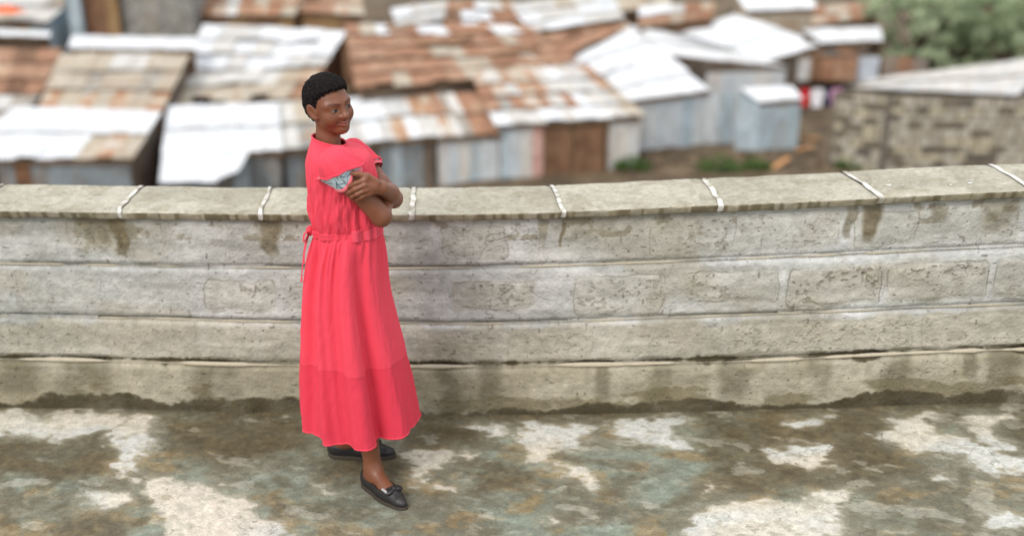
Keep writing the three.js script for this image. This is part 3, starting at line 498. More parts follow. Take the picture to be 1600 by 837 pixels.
{ const c = site(1356, 87, -7.0), gy = groundY(c.x, -c.z), g = thing('drying_rack', 'pole frame holding the pale blue bed sheet', 'rack', [c.x, gy, c.z]), h = c.y - gy; for (const s of [-0.75, 0.75]) { const p = mesh('post', new THREE.CylinderGeometry(0.04, 0.05, h + 0.3, 7), woodMat, g); p.position.set(s, h / 2 - 0.12, -0.05); } const b = mesh('crossbar', new THREE.CylinderGeometry(0.03, 0.03, 1.7, 7), woodMat, g); b.rotation.z = Math.PI / 2; b.position.set(0, h + 0.02, -0.05); }
{ const c = site(12, 24, -4.7), g = thing('orange_tarpaulin', 'orange tarpaulin bundle on the pale roof in the top left corner', 'tarpaulin', [c.x, c.y, c.z]);
  const m = new THREE.MeshStandardMaterial({ color: new THREE.Color(0xd8673a), roughness: 0.8, side: THREE.DoubleSide });
  mesh('tarpaulin_folds', gridGeo(20, 10, (u, v) => ({ p: [(u - 0.5) * 1.7, 0.12 + 0.3 * Math.sin(u * 3.14) * Math.sin(v * 3.14) + 0.14 * fbm(u * 6, v * 6, 3), (v - 0.5) * -1.1] })), m, g); }

// ---- stone-block building at the right
{
  const yb = -9.7, yt = -6.35, A = site(1306, 143, yt), B = site(1390, 151, yt), C = B.clone().add(V(7.6, 0, 0.15));
  const g = thing('stone_house', 'rough brown stone block house with white sheet roof at right', 'house', [B.x, yb, B.z]);
  const stoneTex = (a, b, s) => new THREE.MeshStandardMaterial({ map: sheetTex(a, b, s, 0.6, 1), roughness: 0.95 });
  const SMs = [stoneTex(rgb(178, 173, 160), rgb(194, 189, 177), rgb(156, 150, 137)), stoneTex(rgb(162, 156, 142), rgb(180, 174, 160), rgb(138, 132, 118)), stoneTex(rgb(112, 104, 92), rgb(132, 123, 108), rgb(94, 87, 78)), stoneTex(rgb(98, 92, 84), rgb(116, 108, 98), rgb(80, 75, 70)), stoneTex(rgb(188, 180, 160), rgb(178, 171, 146), rgb(160, 152, 128))];
  const mort = new THREE.MeshStandardMaterial({ map: sheetTex(rgb(110, 102, 88), rgb(130, 121, 104), rgb(90, 83, 71), 0.5, 1), roughness: 0.97 });
  const stoneGeos = [0, 1, 2, 3].map(k => { const s = new THREE.BoxGeometry(1, 1, 1, 2, 2, 1), p = s.attributes.position; for (let i = 0; i < p.count; i++) { const x = p.getX(i), y = p.getY(i), z = p.getZ(i), e = Math.abs(x) > 0.4 && Math.abs(y) > 0.4 ? 0.9 : 1; p.setXYZ(i, x * e + (noise(x * 7 + k * 5, y * 7) - 0.5) * 0.1, y * e + (noise(y * 9 + k * 3, x * 5 + 8) - 0.5) * 0.12, z + (noise(x * 5 + k, y * 6 + 4) - 0.5) * 0.3); } s.computeVertexNormals(); return s; });
  const side = (P, Q, tall) => {
    const L = P.distanceTo(Q), dir = Q.clone().sub(P).normalize(), ang = -Math.atan2(dir.z, dir.x), hgt = tall;
    const core = mesh('mortar_wall', box(L, hgt, 0.3), mort, g); core.position.set((P.x + Q.x) / 2 - B.x, hgt / 2, (P.z + Q.z) / 2 - B.z); core.rotation.y = ang; core.translateZ(-0.17);
    for (let r = 0, y = 0.15; y < hgt - 0.1; r++) {
      const h = rr(0.27, 0.36); let x = r % 2 ? -0.25 : 0.02;
      while (x < L - 0.12) {
        const w = rr(0.42, 0.78), x0 = Math.max(0.01, x), x1 = Math.min(L - 0.01, x + w);
        if (x1 - x0 > 0.15) { const m = mesh('stone_block', stoneGeos[Math.floor(rnd() * 4)], SMs[[0, 1, 2, 0, 4, 2, 3, 4, 0, 1, 1][Math.floor(rnd() * 11)]], g); const c = P.clone().addScaledVector(dir, (x0 + x1) / 2); m.position.set(c.x - B.x, y + h / 2, c.z - B.z); m.rotation.y = ang; m.scale.set(x1 - x0 - 0.07, h - 0.065, 0.16); }
        x += w;
      }
      y += h;
    }
  };
  side(B, C, yt - yb); side(A, B, yt - yb);
  const D = A.clone().add(V(7.6, 0, -1.2)); for (const [P, Q] of [[C, D], [D, A]]) { const L = P.distanceTo(Q), m = mesh('plain_wall', box(L, yt - yb, 0.3), mort, g); m.position.set((P.x + Q.x) / 2 - B.x, (yt - yb) / 2, (P.z + Q.z) / 2 - B.z); m.rotation.y = -Math.atan2(Q.z - P.z, Q.x - P.x); }
  const pole = mesh('dark_corner_line', new THREE.CylinderGeometry(0.13, 0.15, yt - yb, 8), SMs[3], g); pole.position.set(0, (yt - yb) / 2, 0.1);  // dark upright drawing the house corner as a dark line
  const put = new THREE.Group(); roofSheets(put, [site(1316, 138, -6.25), site(1590, 151, -6.25), site(1640, 90, -5.35), site(1324, 131, -6.0)], ['pppppp', 'pppppp'], 0.25);
  for (const m of [...put.children]) { m.position.sub(g.position); g.add(m); }
}
// ---- trees
const leafMats = [0xa9ba92, 0x9db087, 0xbccaa6].map(c => new THREE.MeshPhysicalMaterial({ color: new THREE.Color(c), roughness: 0.95, transmission: 0.45, thickness: 0, side: THREE.DoubleSide }));
const barkMat = new THREE.MeshStandardMaterial({ map: sheetTex(rgb(88, 72, 56), rgb(108, 92, 74), rgb(62, 50, 40), 0.6, 0.3), roughness: 0.95 });
function leafCloud(n, clumps, size) { // clumps: [x, y, z, r]
  const p = [], ix = []; const q = new THREE.Quaternion(), v = V();
  for (let i = 0; i < n; i++) {
    const c = clumps[Math.floor(rnd() * clumps.length)]; let x, y, z, s; do { x = rr(-1, 1); y = rr(-1, 1); z = rr(-1, 1); s = x * x + y * y + z * z; } while (s > 1 || s < 0.15 * rnd());
    q.set(rr(-1, 1), rr(-1, 1), rr(-1, 1), rr(-1, 1)).normalize(); const L = size * rr(0.6, 1.3), W = L * 0.45, b = p.length / 3;
    for (const [a, d] of [[-L, 0], [0, -W], [L, 0], [0, W]]) { v.set(a, d, a * a * 0.3 / L).applyQuaternion(q); p.push(c[0] + x * c[3] + v.x, c[1] + y * c[3] * 0.75 + v.y, c[2] + z * c[3] + v.z); } ix.push(b, b + 1, b + 2, b, b + 2, b + 3);
  }
  const g = new THREE.BufferGeometry(); g.setAttribute('position', new THREE.Float32BufferAttribute(p, 3)); g.setIndex(ix); g.computeVertexNormals(); return g;
}
function limb(a, b, r0, r1) { const g = new THREE.CylinderGeometry(r1, r0, a.distanceTo(b), 8, 3), d = b.clone().sub(a).normalize(); g.applyQuaternion(new THREE.Quaternion().setFromUnitVectors(V(0, 1, 0), d)); const c = a.clone().lerp(b, 0.5); g.translate(c.x, c.y, c.z); return g; }
function tree(label, px, py, y, trunkH, spread, n, mat) {
  const c = site(px, py, y), gy = groundY(c.x, -c.z), g = thing('tree', label, 'tree', [c.x, gy, c.z], 'trees beside the stone house'), tops = [];
  const ls = [limb(V(0, -0.3, 0), V(0.15, trunkH, 0), 0.22, 0.14)];
  for (let i = 0; i < 9; i++) { const a = i / 9 * 6.28 + rr(-0.3, 0.3), e = V(Math.cos(a) * spread * rr(0.4, 0.9), trunkH + rr(-0.2, 3.4), Math.sin(a) * spread * rr(0.4, 0.9)); ls.push(limb(V(0.12, trunkH * rr(0.6, 1), 0), e, 0.09, 0.03)); for (let k = 0; k < 11; k++) { const f = Math.sqrt(rnd()) * 0.62 * spread, t = rr(0, 6.28); tops.push([e.x + Math.cos(t) * f, e.y + rr(-0.9, 0.9), e.z + Math.sin(t) * f, spread * rr(0.05, 0.17)]); } }
  mesh('trunk', mergeGeometries(ls), barkMat, g); mesh('crown', leafCloud(n, tops, 0.13), mat, g);
}
tree('pale green spreading tree at the top right above the stone house', 1440, 92, -7.6, 1.1, 3.0, 9500, leafMats[2]);
tree('green tree at the right edge behind the stone house roof', 1560, 96, -7.6, 0.9, 3.6, 12000, leafMats[0]);
tree('darker tree standing farther back between the two nearer trees', 1500, 80, -7.2, 0.9, 3.4, 9500, leafMats[1]);
// ---- dark shed filling a shaded gap, weeds, planks and rubble on the earth
house('low shed added in dark tints for the shaded gap under the tree, beside the hanging bed sheet', [[1378, 118, -7.4], [1450, 122, -7.4], [1450, 92, -6.7], [1384, 88, -6.7]], ['kdk'], 'kkkk', 'k', 0.6);  // dark sheet tints carry the shade of the gap under the tree
const weedMat = new THREE.MeshStandardMaterial({ color: new THREE.Color(0x47632a), roughness: 0.9, side: THREE.DoubleSide });
[['low green weed clump at the foot of the pale panelled wall', 985, 268, 0.55], ['green weed clump on the earth below the blue lean-to', 1120, 266, 0.7], ['small weed clump under the right end of the light blue shed', 1180, 262, 0.45], ['yellowish weed clump at the foot of the stone house', 1330, 258, 0.5]].forEach(([label, px, py, r]) => {
  const c = site(px, py, -9.35); c.y = groundY(c.x, -c.z); const g = thing('weed_clump', label, 'weeds', [c.x, c.y, c.z], 'weeds below the shanty houses');
  mesh('leaves', leafCloud(500, [[0, r * 0.4, 0, r], [r * 0.8, r * 0.3, 0.1, r * 0.7], [-r * 0.7, r * 0.3, 0, r * 0.6]], 0.09), weedMat, g);
});
const plankMat = new THREE.MeshStandardMaterial({ map: sheetTex(rgb(190, 140, 92), rgb(204, 158, 112), rgb(150, 104, 64), 0.6, 0.2), roughness: 0.85 });
[['orange brown plank lying on the rubble below the blue shed', 1214, 256, 1.7, 0.25, 0.7], ['short loose plank on the earth left of the stone house', 1262, 214, 1.1, 0.2, -0.4], ['loose plank at the foot of the earth slope beside the washing', 1258, 232, 0.9, 0.18, 0.2]].forEach(([label, px, py, L, w, a]) => {
  const c = site(px, py, -9.3); const y = groundY(c.x, -c.z); const o = mesh(numbered('wood_plank'), new THREE.BoxGeometry(L, 0.05, w, 4, 1, 1), plankMat, scene); const p = o.geometry.attributes.position; for (let i = 0; i < p.count; i++) p.setY(i, p.getY(i) + 0.03 * Math.sin(p.getX(i) * 2)); o.geometry.computeVertexNormals();
  o.position.set(c.x, y + 0.12, c.z); o.rotation.set(0.12, a, 0.12); o.userData = { label, category: 'plank', group: 'planks on the earth' };
});
{ // rubble
  const gs = []; for (let i = 0; i < 420; i++) { const c = site(rr(940, 1330), rr(168, 280), -9.35), s = new THREE.IcosahedronGeometry(rr(0.05, 0.17), 0); s.scale(1, 0.6, rr(0.7, 1.2)); s.rotateY(rr(0, 6)); s.translate(c.x, groundY(c.x, -c.z) + 0.02, c.z); gs.push(s); }
  const o = mesh('rubble', mergeGeometries(gs), new THREE.MeshStandardMaterial({ map: soilMap, color: 0xd8cbb8, roughness: 0.95 }), scene); o.userData = { label: 'scattered rubble and litter on the brown earth', category: 'rubble', kind: 'stuff' };
}
// ---------------------------------------------------------------- the woman
// local frame: x to the right of the picture, y up, z towards the terrace side she is seen from; origin on the floor below her waist
const person = thing('person', 'person in long coral pink dress standing with folded arms before the wall', 'person', [-0.60, floorY(-0.6), -3.79]);
const smin = (a, b, k) => { const h = clamp(0.5 + 0.5 * (b - a) / k); return b + (a - b) * h - k * h * (1 - h); };
const smax = (a, b, k) => -smin(-a, -b, k);
function cap(p, a, b, ra, rb) { // tapered capsule
  const bx = b[0] - a[0], by = b[1] - a[1], bz = b[2] - a[2], px = p[0] - a[0], py = p[1] - a[1], pz = p[2] - a[2];
  const t = clamp((px * bx + py * by + pz * bz) / (bx * bx + by * by + bz * bz)); const dx = px - bx * t, dy = py - by * t, dz = pz - bz * t; return Math.sqrt(dx * dx + dy * dy + dz * dz) - (ra + (rb - ra) * t);
}
function ell(p, c, r) { const x = (p[0] - c[0]) / r[0], y = (p[1] - c[1]) / r[1], z = (p[2] - c[2]) / r[2], k = Math.sqrt(x * x + y * y + z * z), m = Math.sqrt((x / r[0]) ** 2 + (y / r[1]) ** 2 + (z / r[2]) ** 2); return m < 1e-9 ? -Math.min(...r) : k * (k - 1) / m; }
const sph = (p, c, r) => Math.hypot(p[0] - c[0], p[1] - c[1], p[2] - c[2]) - r;
function surfaceNet(f, lo, hi, h, colour) { // smooth mesh of the zero level of f
  const n = [0, 1, 2].map(k => Math.ceil((hi[k] - lo[k]) / h) + 1), [nx, ny, nz] = n, F = new Float32Array(nx * ny * nz), P = [0, 0, 0];
  for (let k = 0, o = 0; k < nz; k++) for (let j = 0; j < ny; j++) for (let i = 0; i < nx; i++) { P[0] = lo[0] + i * h; P[1] = lo[1] + j * h; P[2] = lo[2] + k * h; F[o++] = f(P); }
  const id = new Int32Array(nx * ny * nz).fill(-1), pos = [], nor = [], col = [], ix = [], at = (i, j, k) => i + nx * (j + ny * k);
  for (let k = 0; k < nz - 1; k++) for (let j = 0; j < ny - 1; j++) for (let i = 0; i < nx - 1; i++) {
    let cnt = 0, sx = 0, sy = 0, sz = 0;
    const v = [F[at(i, j, k)], F[at(i + 1, j, k)], F[at(i, j + 1, k)], F[at(i + 1, j + 1, k)], F[at(i, j, k + 1)], F[at(i + 1, j, k + 1)], F[at(i, j + 1, k + 1)], F[at(i + 1, j + 1, k + 1)]];
    let neg = 0; for (const q of v) if (q < 0) neg++; if (neg === 0 || neg === 8) continue;
    for (let a = 0; a < 8; a++) for (let b = 1; b < 8; b <<= 1) { if (a & b) continue; const c = a | b; if ((v[a] < 0) === (v[c] < 0)) continue; const t = v[a] / (v[a] - v[c]); sx += (a & 1) + (b === 1 ? t : 0); sy += ((a >> 1) & 1) + (b === 2 ? t : 0); sz += ((a >> 2) & 1) + (b === 4 ? t : 0); cnt++; }
    const q = [lo[0] + (i + sx / cnt) * h, lo[1] + (j + sy / cnt) * h, lo[2] + (k + sz / cnt) * h], e = h * 0.35;
    const gx = f([q[0] + e, q[1], q[2]]) - f([q[0] - e, q[1], q[2]]), gy = f([q[0], q[1] + e, q[2]]) - f([q[0], q[1] - e, q[2]]), gz = f([q[0], q[1], q[2] + e]) - f([q[0], q[1], q[2] - e]), L = Math.hypot(gx, gy, gz) || 1;
    id[at(i, j, k)] = pos.length / 3; pos.push(...q); nor.push(gx / L, gy / L, gz / L); if (colour) col.push(...colour(q));
  }
  for (let k = 1; k < nz - 1; k++) for (let j = 1; j < ny - 1; j++) for (let i = 1; i < nx - 1; i++) {
    const s = F[at(i, j, k)] < 0, quad = (a, b, c, d, fl) => { if (a < 0 || b < 0 || c < 0 || d < 0) return; fl ? ix.push(a, b, c, a, c, d) : ix.push(a, c, b, a, d, c); };
    if (s !== F[at(i + 1, j, k)] < 0) quad(id[at(i, j - 1, k - 1)], id[at(i, j, k - 1)], id[at(i, j, k)], id[at(i, j - 1, k)], s);
    if (s !== F[at(i, j + 1, k)] < 0) quad(id[at(i - 1, j, k - 1)], id[at(i, j, k - 1)], id[at(i, j, k)], id[at(i - 1, j, k)], !s);
    if (s !== F[at(i, j, k + 1)] < 0) quad(id[at(i - 1, j - 1, k)], id[at(i, j - 1, k)], id[at(i, j, k)], id[at(i - 1, j, k)], s);
  }
  const g = new THREE.BufferGeometry(); g.setAttribute('position', new THREE.Float32BufferAttribute(pos, 3)); g.setAttribute('normal', new THREE.Float32BufferAttribute(nor, 3)); if (colour) g.setAttribute('color', new THREE.Float32BufferAttribute(col, 3)); g.setIndex(ix); return g;
}
// ---- head frame: face looks 50 degrees to the right of the viewer, slightly down
const HEAD = [-0.0385, 1.4975, 0.002], HS = 0.945, HY = 44 * Math.PI / 180, HT = 0.015, HR = 0.16;
const hm = new THREE.Matrix4().makeRotationFromEuler(new THREE.Euler(HT, HY, HR, 'YXZ')).setPosition(...HEAD).scale(V(HS, HS * 0.95, HS)), hmi = hm.clone().invert(), he = hmi.elements;
const toHead = p => [he[0] * p[0] + he[4] * p[1] + he[8] * p[2] + he[12], he[1] * p[0] + he[5] * p[1] + he[9] * p[2] + he[13], he[2] * p[0] + he[6] * p[1] + he[10] * p[2] + he[14]];
function headField(p) { // x to her left, y up, z out of the face
  const ax = Math.abs(p[0]), s = [ax, p[1], p[2]];
  if (p[1] > 0.2 || ax > 0.2 || Math.abs(p[2]) > 0.22) return Math.max(p[1] - 0.12, ax - 0.1, Math.abs(p[2]) - 0.13);
  let d = ell(p, [0, 0.026, -0.012], [0.071, 0.078, 0.09]);
  d = smin(d, ell(p, [0, -0.022, 0.022], [0.0595, 0.078, 0.066]), 0.03);
  d = smin(d, sph(s, [0.032, -0.036, 0.048], 0.0305), 0.02);
  d = smin(d, cap(s, [0.05, -0.052, -0.002], [0.015, -0.088, 0.052], 0.0155, 0.0155), 0.025);
  d = smin(d, sph(p, [0, -0.088, 0.064], 0.0175), 0.022);
  d = smin(d, cap(s, [0.012, 0.02, 0.078], [0.046, 0.016, 0.056], 0.009, 0.009), 0.018);
  d = smax(d, -sph(s, [0.031, -0.001, 0.0965], 0.0165), 0.014);                                // sockets
  d = smin(d, sph(s, [0.0305, -0.003, 0.0655], 0.0145), 0.005);                                 // lids and eyes
  d = smin(d, cap(p, [0, 0.008, 0.080], [0, -0.026, 0.097], 0.0065, 0.009), 0.012);
  d = smin(d, sph(p, [0, -0.0305, 0.0985], 0.0115), 0.01);
  d = smin(d, sph(s, [0.0135, -0.0335, 0.0885], 0.0085), 0.008);
  d = smax(d, -sph(s, [0.0065, -0.0415, 0.0955], 0.0035), 0.004);
  d = smin(d, cap(s, [0, -0.0555, 0.0885], [0.0265, -0.0545, 0.0705], 0.0056, 0.0025), 0.007);
  d = smin(d, cap(s, [0, -0.0675, 0.0865], [0.022, -0.0615, 0.0735], 0.0068, 0.003), 0.007);
  d = smax(d, -cap(s, [0, -0.0612, 0.0965], [0.030, -0.0545, 0.074], 0.0022, 0.0018), 0.003);   // line of the mouth
  d = smax(d, -cap(s, [0.02, -0.036, 0.094], [0.033, -0.056, 0.08], 0.0025, 0.0025), 0.01);     // smile fold
  // ear
  const ex = s[0] - 0.071, ey = p[1] + 0.006, ez = p[2] - 0.001; const q = [ex + 0.42 * ez - 0.003, ey, ez + ey * 0.2];
  let e = ell(q, [0.004, 0, 0], [0.0075, 0.031, 0.0185]); e = smax(e, -ell(q, [0.0125, 0.004, 0.002], [0.007, 0.02, 0.0105]), 0.004); e = smin(e, sph(q, [0.004, -0.024, 0.006], 0.0085), 0.006);
  d = smin(d, e, 0.007);
  return d;
}
// ---- joints
const J = {
  rSh: [0.0, 1.325, 0.150], rEl: [0.142, 1.125, 0.118], rWr: [0.120, 1.205, -0.06], rHd: [0.07, 1.225, -0.105],
  lSh: [0.020, 1.288, -0.14], lEl: [0.168, 1.142, -0.045], lWr: [0.150, 1.238, 0.150],
};
const inBox = (p, a, b) => p[0] > a[0] && p[0] < b[0] && p[1] > a[1] && p[1] < b[1] && p[2] > a[2] && p[2] < b[2];
// fingers of the left hand closing on the right upper arm: [root, knuckle bend, second bend, tip]
const FING = [
  [[0.128, 1.260, 0.176], [0.101, 1.2785, 0.195], [0.070, 1.2690, 0.2035], [0.050, 1.2585, 0.1975], [0.0395, 1.2510, 0.186]],
  [[0.130, 1.252, 0.180], [0.100, 1.2615, 0.2005], [0.067, 1.2490, 0.2070], [0.047, 1.2365, 0.1985], [0.0375, 1.2285, 0.185]],
  [[0.132, 1.243, 0.179], [0.104, 1.2450, 0.1985], [0.073, 1.2315, 0.2035], [0.055, 1.2205, 0.1950], [0.0465, 1.2135, 0.182]],
  [[0.134, 1.234, 0.174], [0.110, 1.2300, 0.1910], [0.085, 1.2180, 0.1955], [0.070, 1.2090, 0.1885], [0.0625, 1.2030, 0.177]],
];
const FR = [[0.0095, 0.0088, 0.0078, 0.0066], [0.0098, 0.009, 0.008, 0.0068], [0.0094, 0.0086, 0.0076, 0.0065], [0.0084, 0.0076, 0.0068, 0.0058]];
function leftArm(p) {
  let d = cap(p, J.lSh, J.lEl, 0.043, 0.033); d = smin(d, cap(p, J.lEl, [0.166, 1.19, 0.05], 0.033, 0.033), 0.014); d = smin(d, cap(p, [0.166, 1.19, 0.05], J.lWr, 0.033, 0.022), 0.016);
  if (!inBox(p, [-0.02, 1.15, 0.08], [0.22, 1.36, 0.28])) return d;
  let h = cap(p, J.lWr, [0.125, 1.252, 0.176], 0.0225, 0.02);
  for (let i = 0; i < 4; i++) h = smin(h, cap(p, FING[i][0], FING[i][1], 0.0115, 0.0098), 0.009);
  let fg = 1; for (let i = 0; i < 4; i++) { let f = 1; for (let k = 1; k < 4; k++) f = smin(f, cap(p, FING[i][k], FING[i][k + 1], FR[i][k - 1], FR[i][k]), 0.003); f = smin(f, sph(p, FING[i][1], 0.0103), 0.004); fg = smin(fg, f, 0.0022); }
  h = smin(h, fg, 0.0045);
  let th = cap(p, [0.138, 1.262, 0.172], [0.108, 1.290, 0.188], 0.0145, 0.0115); th = smin(th, cap(p, [0.108, 1.290, 0.188], [0.074, 1.3000, 0.194], 0.0112, 0.0098), 0.006); th = smin(th, cap(p, [0.074, 1.3, 0.194], [0.050, 1.3025, 0.188], 0.0098, 0.0078), 0.005);
  h = smin(h, th, 0.007); return smin(d, h, 0.014);
}
function rightArm(p) {
  let d = cap(p, J.rSh, J.rEl, 0.045, 0.036); d = smin(d, sph(p, [0.06, 1.245, 0.138], 0.041), 0.03);
  d = smin(d, cap(p, J.rEl, [0.140, 1.155, 0.03], 0.034, 0.034), 0.014); d = smin(d, cap(p, [0.140, 1.155, 0.03], J.rWr, 0.034, 0.024), 0.02);
  d = smin(d, cap(p, J.rWr, J.rHd, 0.024, 0.024), 0.015); for (let i = 0; i < 4; i++) d = smin(d, cap(p, J.rHd, [0.03 - i * 0.004, 1.25 - i * 0.017, -0.125], 0.011, 0.008), 0.008); d = smin(d, cap(p, J.rHd, [0.04, 1.26, -0.10], 0.012, 0.009), 0.008);
  return d;
}
// ---- feet
const FOOT = [ // heel centre, pointing (angle from +x towards the viewer), ankle, knee
  { o: [0.046, 0, 0.044], a: 50 * Math.PI / 180, ank: [0.060, 0.10, 0.060], knee: [0.025, 0.47, 0.05], hip: [0.0, 0.88, 0.04] },
  { o: [-0.118, 0, -0.195], a: 4 * Math.PI / 180, ank: [-0.092, 0.10, -0.195], knee: [-0.03, 0.47, -0.13], hip: [0.0, 0.88, -0.04] },
];
for (const F of FOOT) { F.c = Math.cos(F.a); F.s = Math.sin(F.a); }
const FS = 1.09, toFoot = (F, p) => { const x = (p[0] - F.o[0]) / FS, z = (p[2] - F.o[2]) / FS; return [x * F.c + z * F.s, (p[1] - F.o[1]) / FS, (-x * F.s + z * F.c) * 1.1]; }; // along, up, across
const fromFoot = (F, q) => [F.o[0] + (q[0] * F.c - q[2] * F.s) * FS, F.o[1] + q[1] * FS, F.o[2] + (q[0] * F.s + q[2] * F.c) * FS];
function footField(q) {
  let d = cap(q, [0.0, 0.040, 0], [0.03, 0.055, 0], 0.030, 0.030); d = smin(d, cap(q, [0.035, 0.066, 0], [0.135, 0.036, 0.002], 0.030, 0.023), 0.03);
  d = smin(d, cap(q, [0.10, 0.028, 0.012], [0.185, 0.022, 0.008], 0.023, 0.014), 0.02); d = smin(d, cap(q, [0.05, 0.026, -0.006], [0.165, 0.022, -0.014], 0.025, 0.015), 0.02);
  return smax(d, 0.014 - q[1], 0.006);
}
function legField(p) {
  let d = 1; for (const F of FOOT) {
    let e = cap(p, F.knee, F.hip, 0.052, 0.06); const mid = F.knee.map((v, i) => lerp(v, F.ank[i], 0.35));
    e = smin(e, cap(p, F.knee, mid, 0.05, 0.05), 0.03); e = smin(e, cap(p, mid, F.ank, 0.05, 0.031), 0.03); e = smin(e, cap(p, F.ank, fromFoot(F, [0.018, 0.06, 0]), 0.031, 0.031), 0.02);
    if (p[1] < 0.2) e = smin(e, footField(toFoot(F, p)), 0.022); d = Math.min(d, e);
  } return d;
}
function torsoField(p) {
  let d = cap(p, [-0.03, 1.24, -0.05], [-0.02, 1.24, 0.055], 0.066, 0.066); d = smin(d, cap(p, [-0.02, 1.15, 0], [0, 0.98, 0], 0.085, 0.085), 0.06); d = smin(d, ell(p, [0, 0.88, 0], [0.08, 0.1, 0.095]), 0.06);
  d = smin(d, cap(p, J.rSh, [-0.05, 1.30, 0.04], 0.036, 0.034), 0.02); d = smin(d, cap(p, J.lSh, [-0.05, 1.30, -0.04], 0.036, 0.034), 0.02);
  d = smin(d, cap(p, [-0.05, 1.345, 0.0], [-0.046, 1.445, -0.004], 0.045, 0.041), 0.02); return d;
}
function bodyField(p) {
  let a = torsoField(p); if (p[1] > 1.3) a = smin(a, headField(toHead(p)) * HS * 0.98, 0.018); if (p[1] > 1.0) { a = smin(a, rightArm(p), 0.02); a = Math.min(a, leftArm(p)); } if (p[1] < 1) a = smin(a, legField(p), 0.03); return a;
}
const lin = (r, g, b) => { const c = new THREE.Color().setRGB(r / 255, g / 255, b / 255, THREE.SRGBColorSpace); return [c.r, c.g, c.b]; };
const SKIN = lin(133, 82, 56), SKIN2 = lin(108, 64, 44), LIP = lin(146, 84, 74), BROW = lin(38, 26, 22), EYEW = lin(126, 110, 100), IRIS = lin(26, 17, 14), PALE = lin(176, 116, 86);
function skinColour(p) {
  const n = noise3(p[0] * 60, p[1] * 60, p[2] * 60), n2 = noise3(p[0] * 14 + 5, p[1] * 14, p[2] * 14); let c = mix3(SKIN, SKIN2, clamp(0.15 + 0.4 * n2 + 0.35 * n));
  if (p[1] > 1.36) {
    const h = toHead(p), ax = Math.abs(h[0]);
    if (h[2] > 0.04) {
      const lip = Math.min(cap([ax, h[1], h[2]], [0, -0.0562, 0.089], [0.0255, -0.055, 0.0715], 0.006, 0.003), cap([ax, h[1], h[2]], [0, -0.067, 0.087], [0.021, -0.0612, 0.0745], 0.007, 0.0034)); c = mix3(c, LIP, 0.75 * sstep(0.0025, -0.001, lip));
      const ml = cap([ax, h[1], h[2]], [0, -0.0612, 0.093], [0.031, -0.0540, 0.070], 0.0017, 0.0015); c = mix3(c, lin(60, 30, 28), 0.8 * sstep(0.0016, -0.0004, ml));
      const by = 0.0175 + 0.006 * Math.sin((ax - 0.012) / 0.036 * 2.4) - h[1]; if (ax > 0.011 && ax < 0.05) c = mix3(c, BROW, 0.62 * sstep(0.0048, 0.0018, Math.abs(by)));
      // eyes: almond of white with a dark iris looking along the face, rimmed with lashes
      const ex = (ax - 0.0305) / 0.0145, lid = 0.0053 * Math.sqrt(Math.max(0, 1 - ex * ex)), ey = h[1] + 0.0035;
      if (Math.abs(ex) < 1.08 && Math.abs(ey) < 0.011) {
        const inside = sstep(0.0012, -0.0006, Math.abs(ey) - lid); c = mix3(c, EYEW, inside); const gz = Math.hypot(h[0] - Math.sign(h[0]) * 0.0305 - 0.0035, ey - 0.0006); c = mix3(c, IRIS, inside * sstep(0.0072, 0.0058, gz));
        c = mix3(c, lin(30, 18, 15), 0.9 * sstep(0.0022, 0.0008, Math.abs(ey - lid - 0.0004)) * (Math.abs(ex) < 1.02 ? 1 : 0)); c = mix3(c, lin(70, 42, 34), 0.6 * sstep(0.0013, 0.0004, Math.abs(ey + lid)) * (Math.abs(ex) < 1 ? 1 : 0));
      }
      const nos = sph([ax, h[1], h[2]], [0.0065, -0.041, 0.0945], 0.0038); c = mix3(c, lin(44, 24, 20), 0.8 * sstep(0.0012, -0.0008, nos));
    }
    c = mix3(c, lin(96, 58, 44), 0.5 * sstep(0.05, 0.02, h[2]) * sstep(0.03, 0.06, h[1])); // scalp under the cropped hair
  }
  if (p[2] > 0.17 && p[1] > 1.18 && p[1] < 1.32) for (const f of FING) { const t = f[4]; const q = sph(p, [t[0] + 0.0035, t[1] + 0.003, t[2] + 0.0075], 0.0042); c = mix3(c, PALE, 0.55 * sstep(0.0012, -0.001, q)); }
  return c;
}
const skinMat = new THREE.MeshPhysicalMaterial({ vertexColors: true, roughness: 0.44, sheen: 0.15, sheenRoughness: 0.6, sheenColor: new THREE.Color(0x6a4030) });
mesh('body', mergeGeometries([
  surfaceNet(bodyField, [-0.16, 1.362, -0.12], [0.1, 1.62, 0.13], 0.0024, skinColour),
  surfaceNet(p => p[1] > 1.36 ? 1 : bodyField(p), [-0.02, 1.07, -0.2], [0.23, 1.362, 0.23], 0.0031, skinColour),
  surfaceNet(bodyField, [-0.14, 0.3, -0.24], [-0.02, 1.364, 0.24], 0.009, skinColour),
  surfaceNet(bodyField, [-0.02, 0.3, -0.24], [0.13, 1.075, 0.24], 0.009, skinColour),
  surfaceNet(bodyField, [-0.2, 0.008, -0.28], [0.25, 0.31, 0.27], 0.004, skinColour)]), skinMat, person);
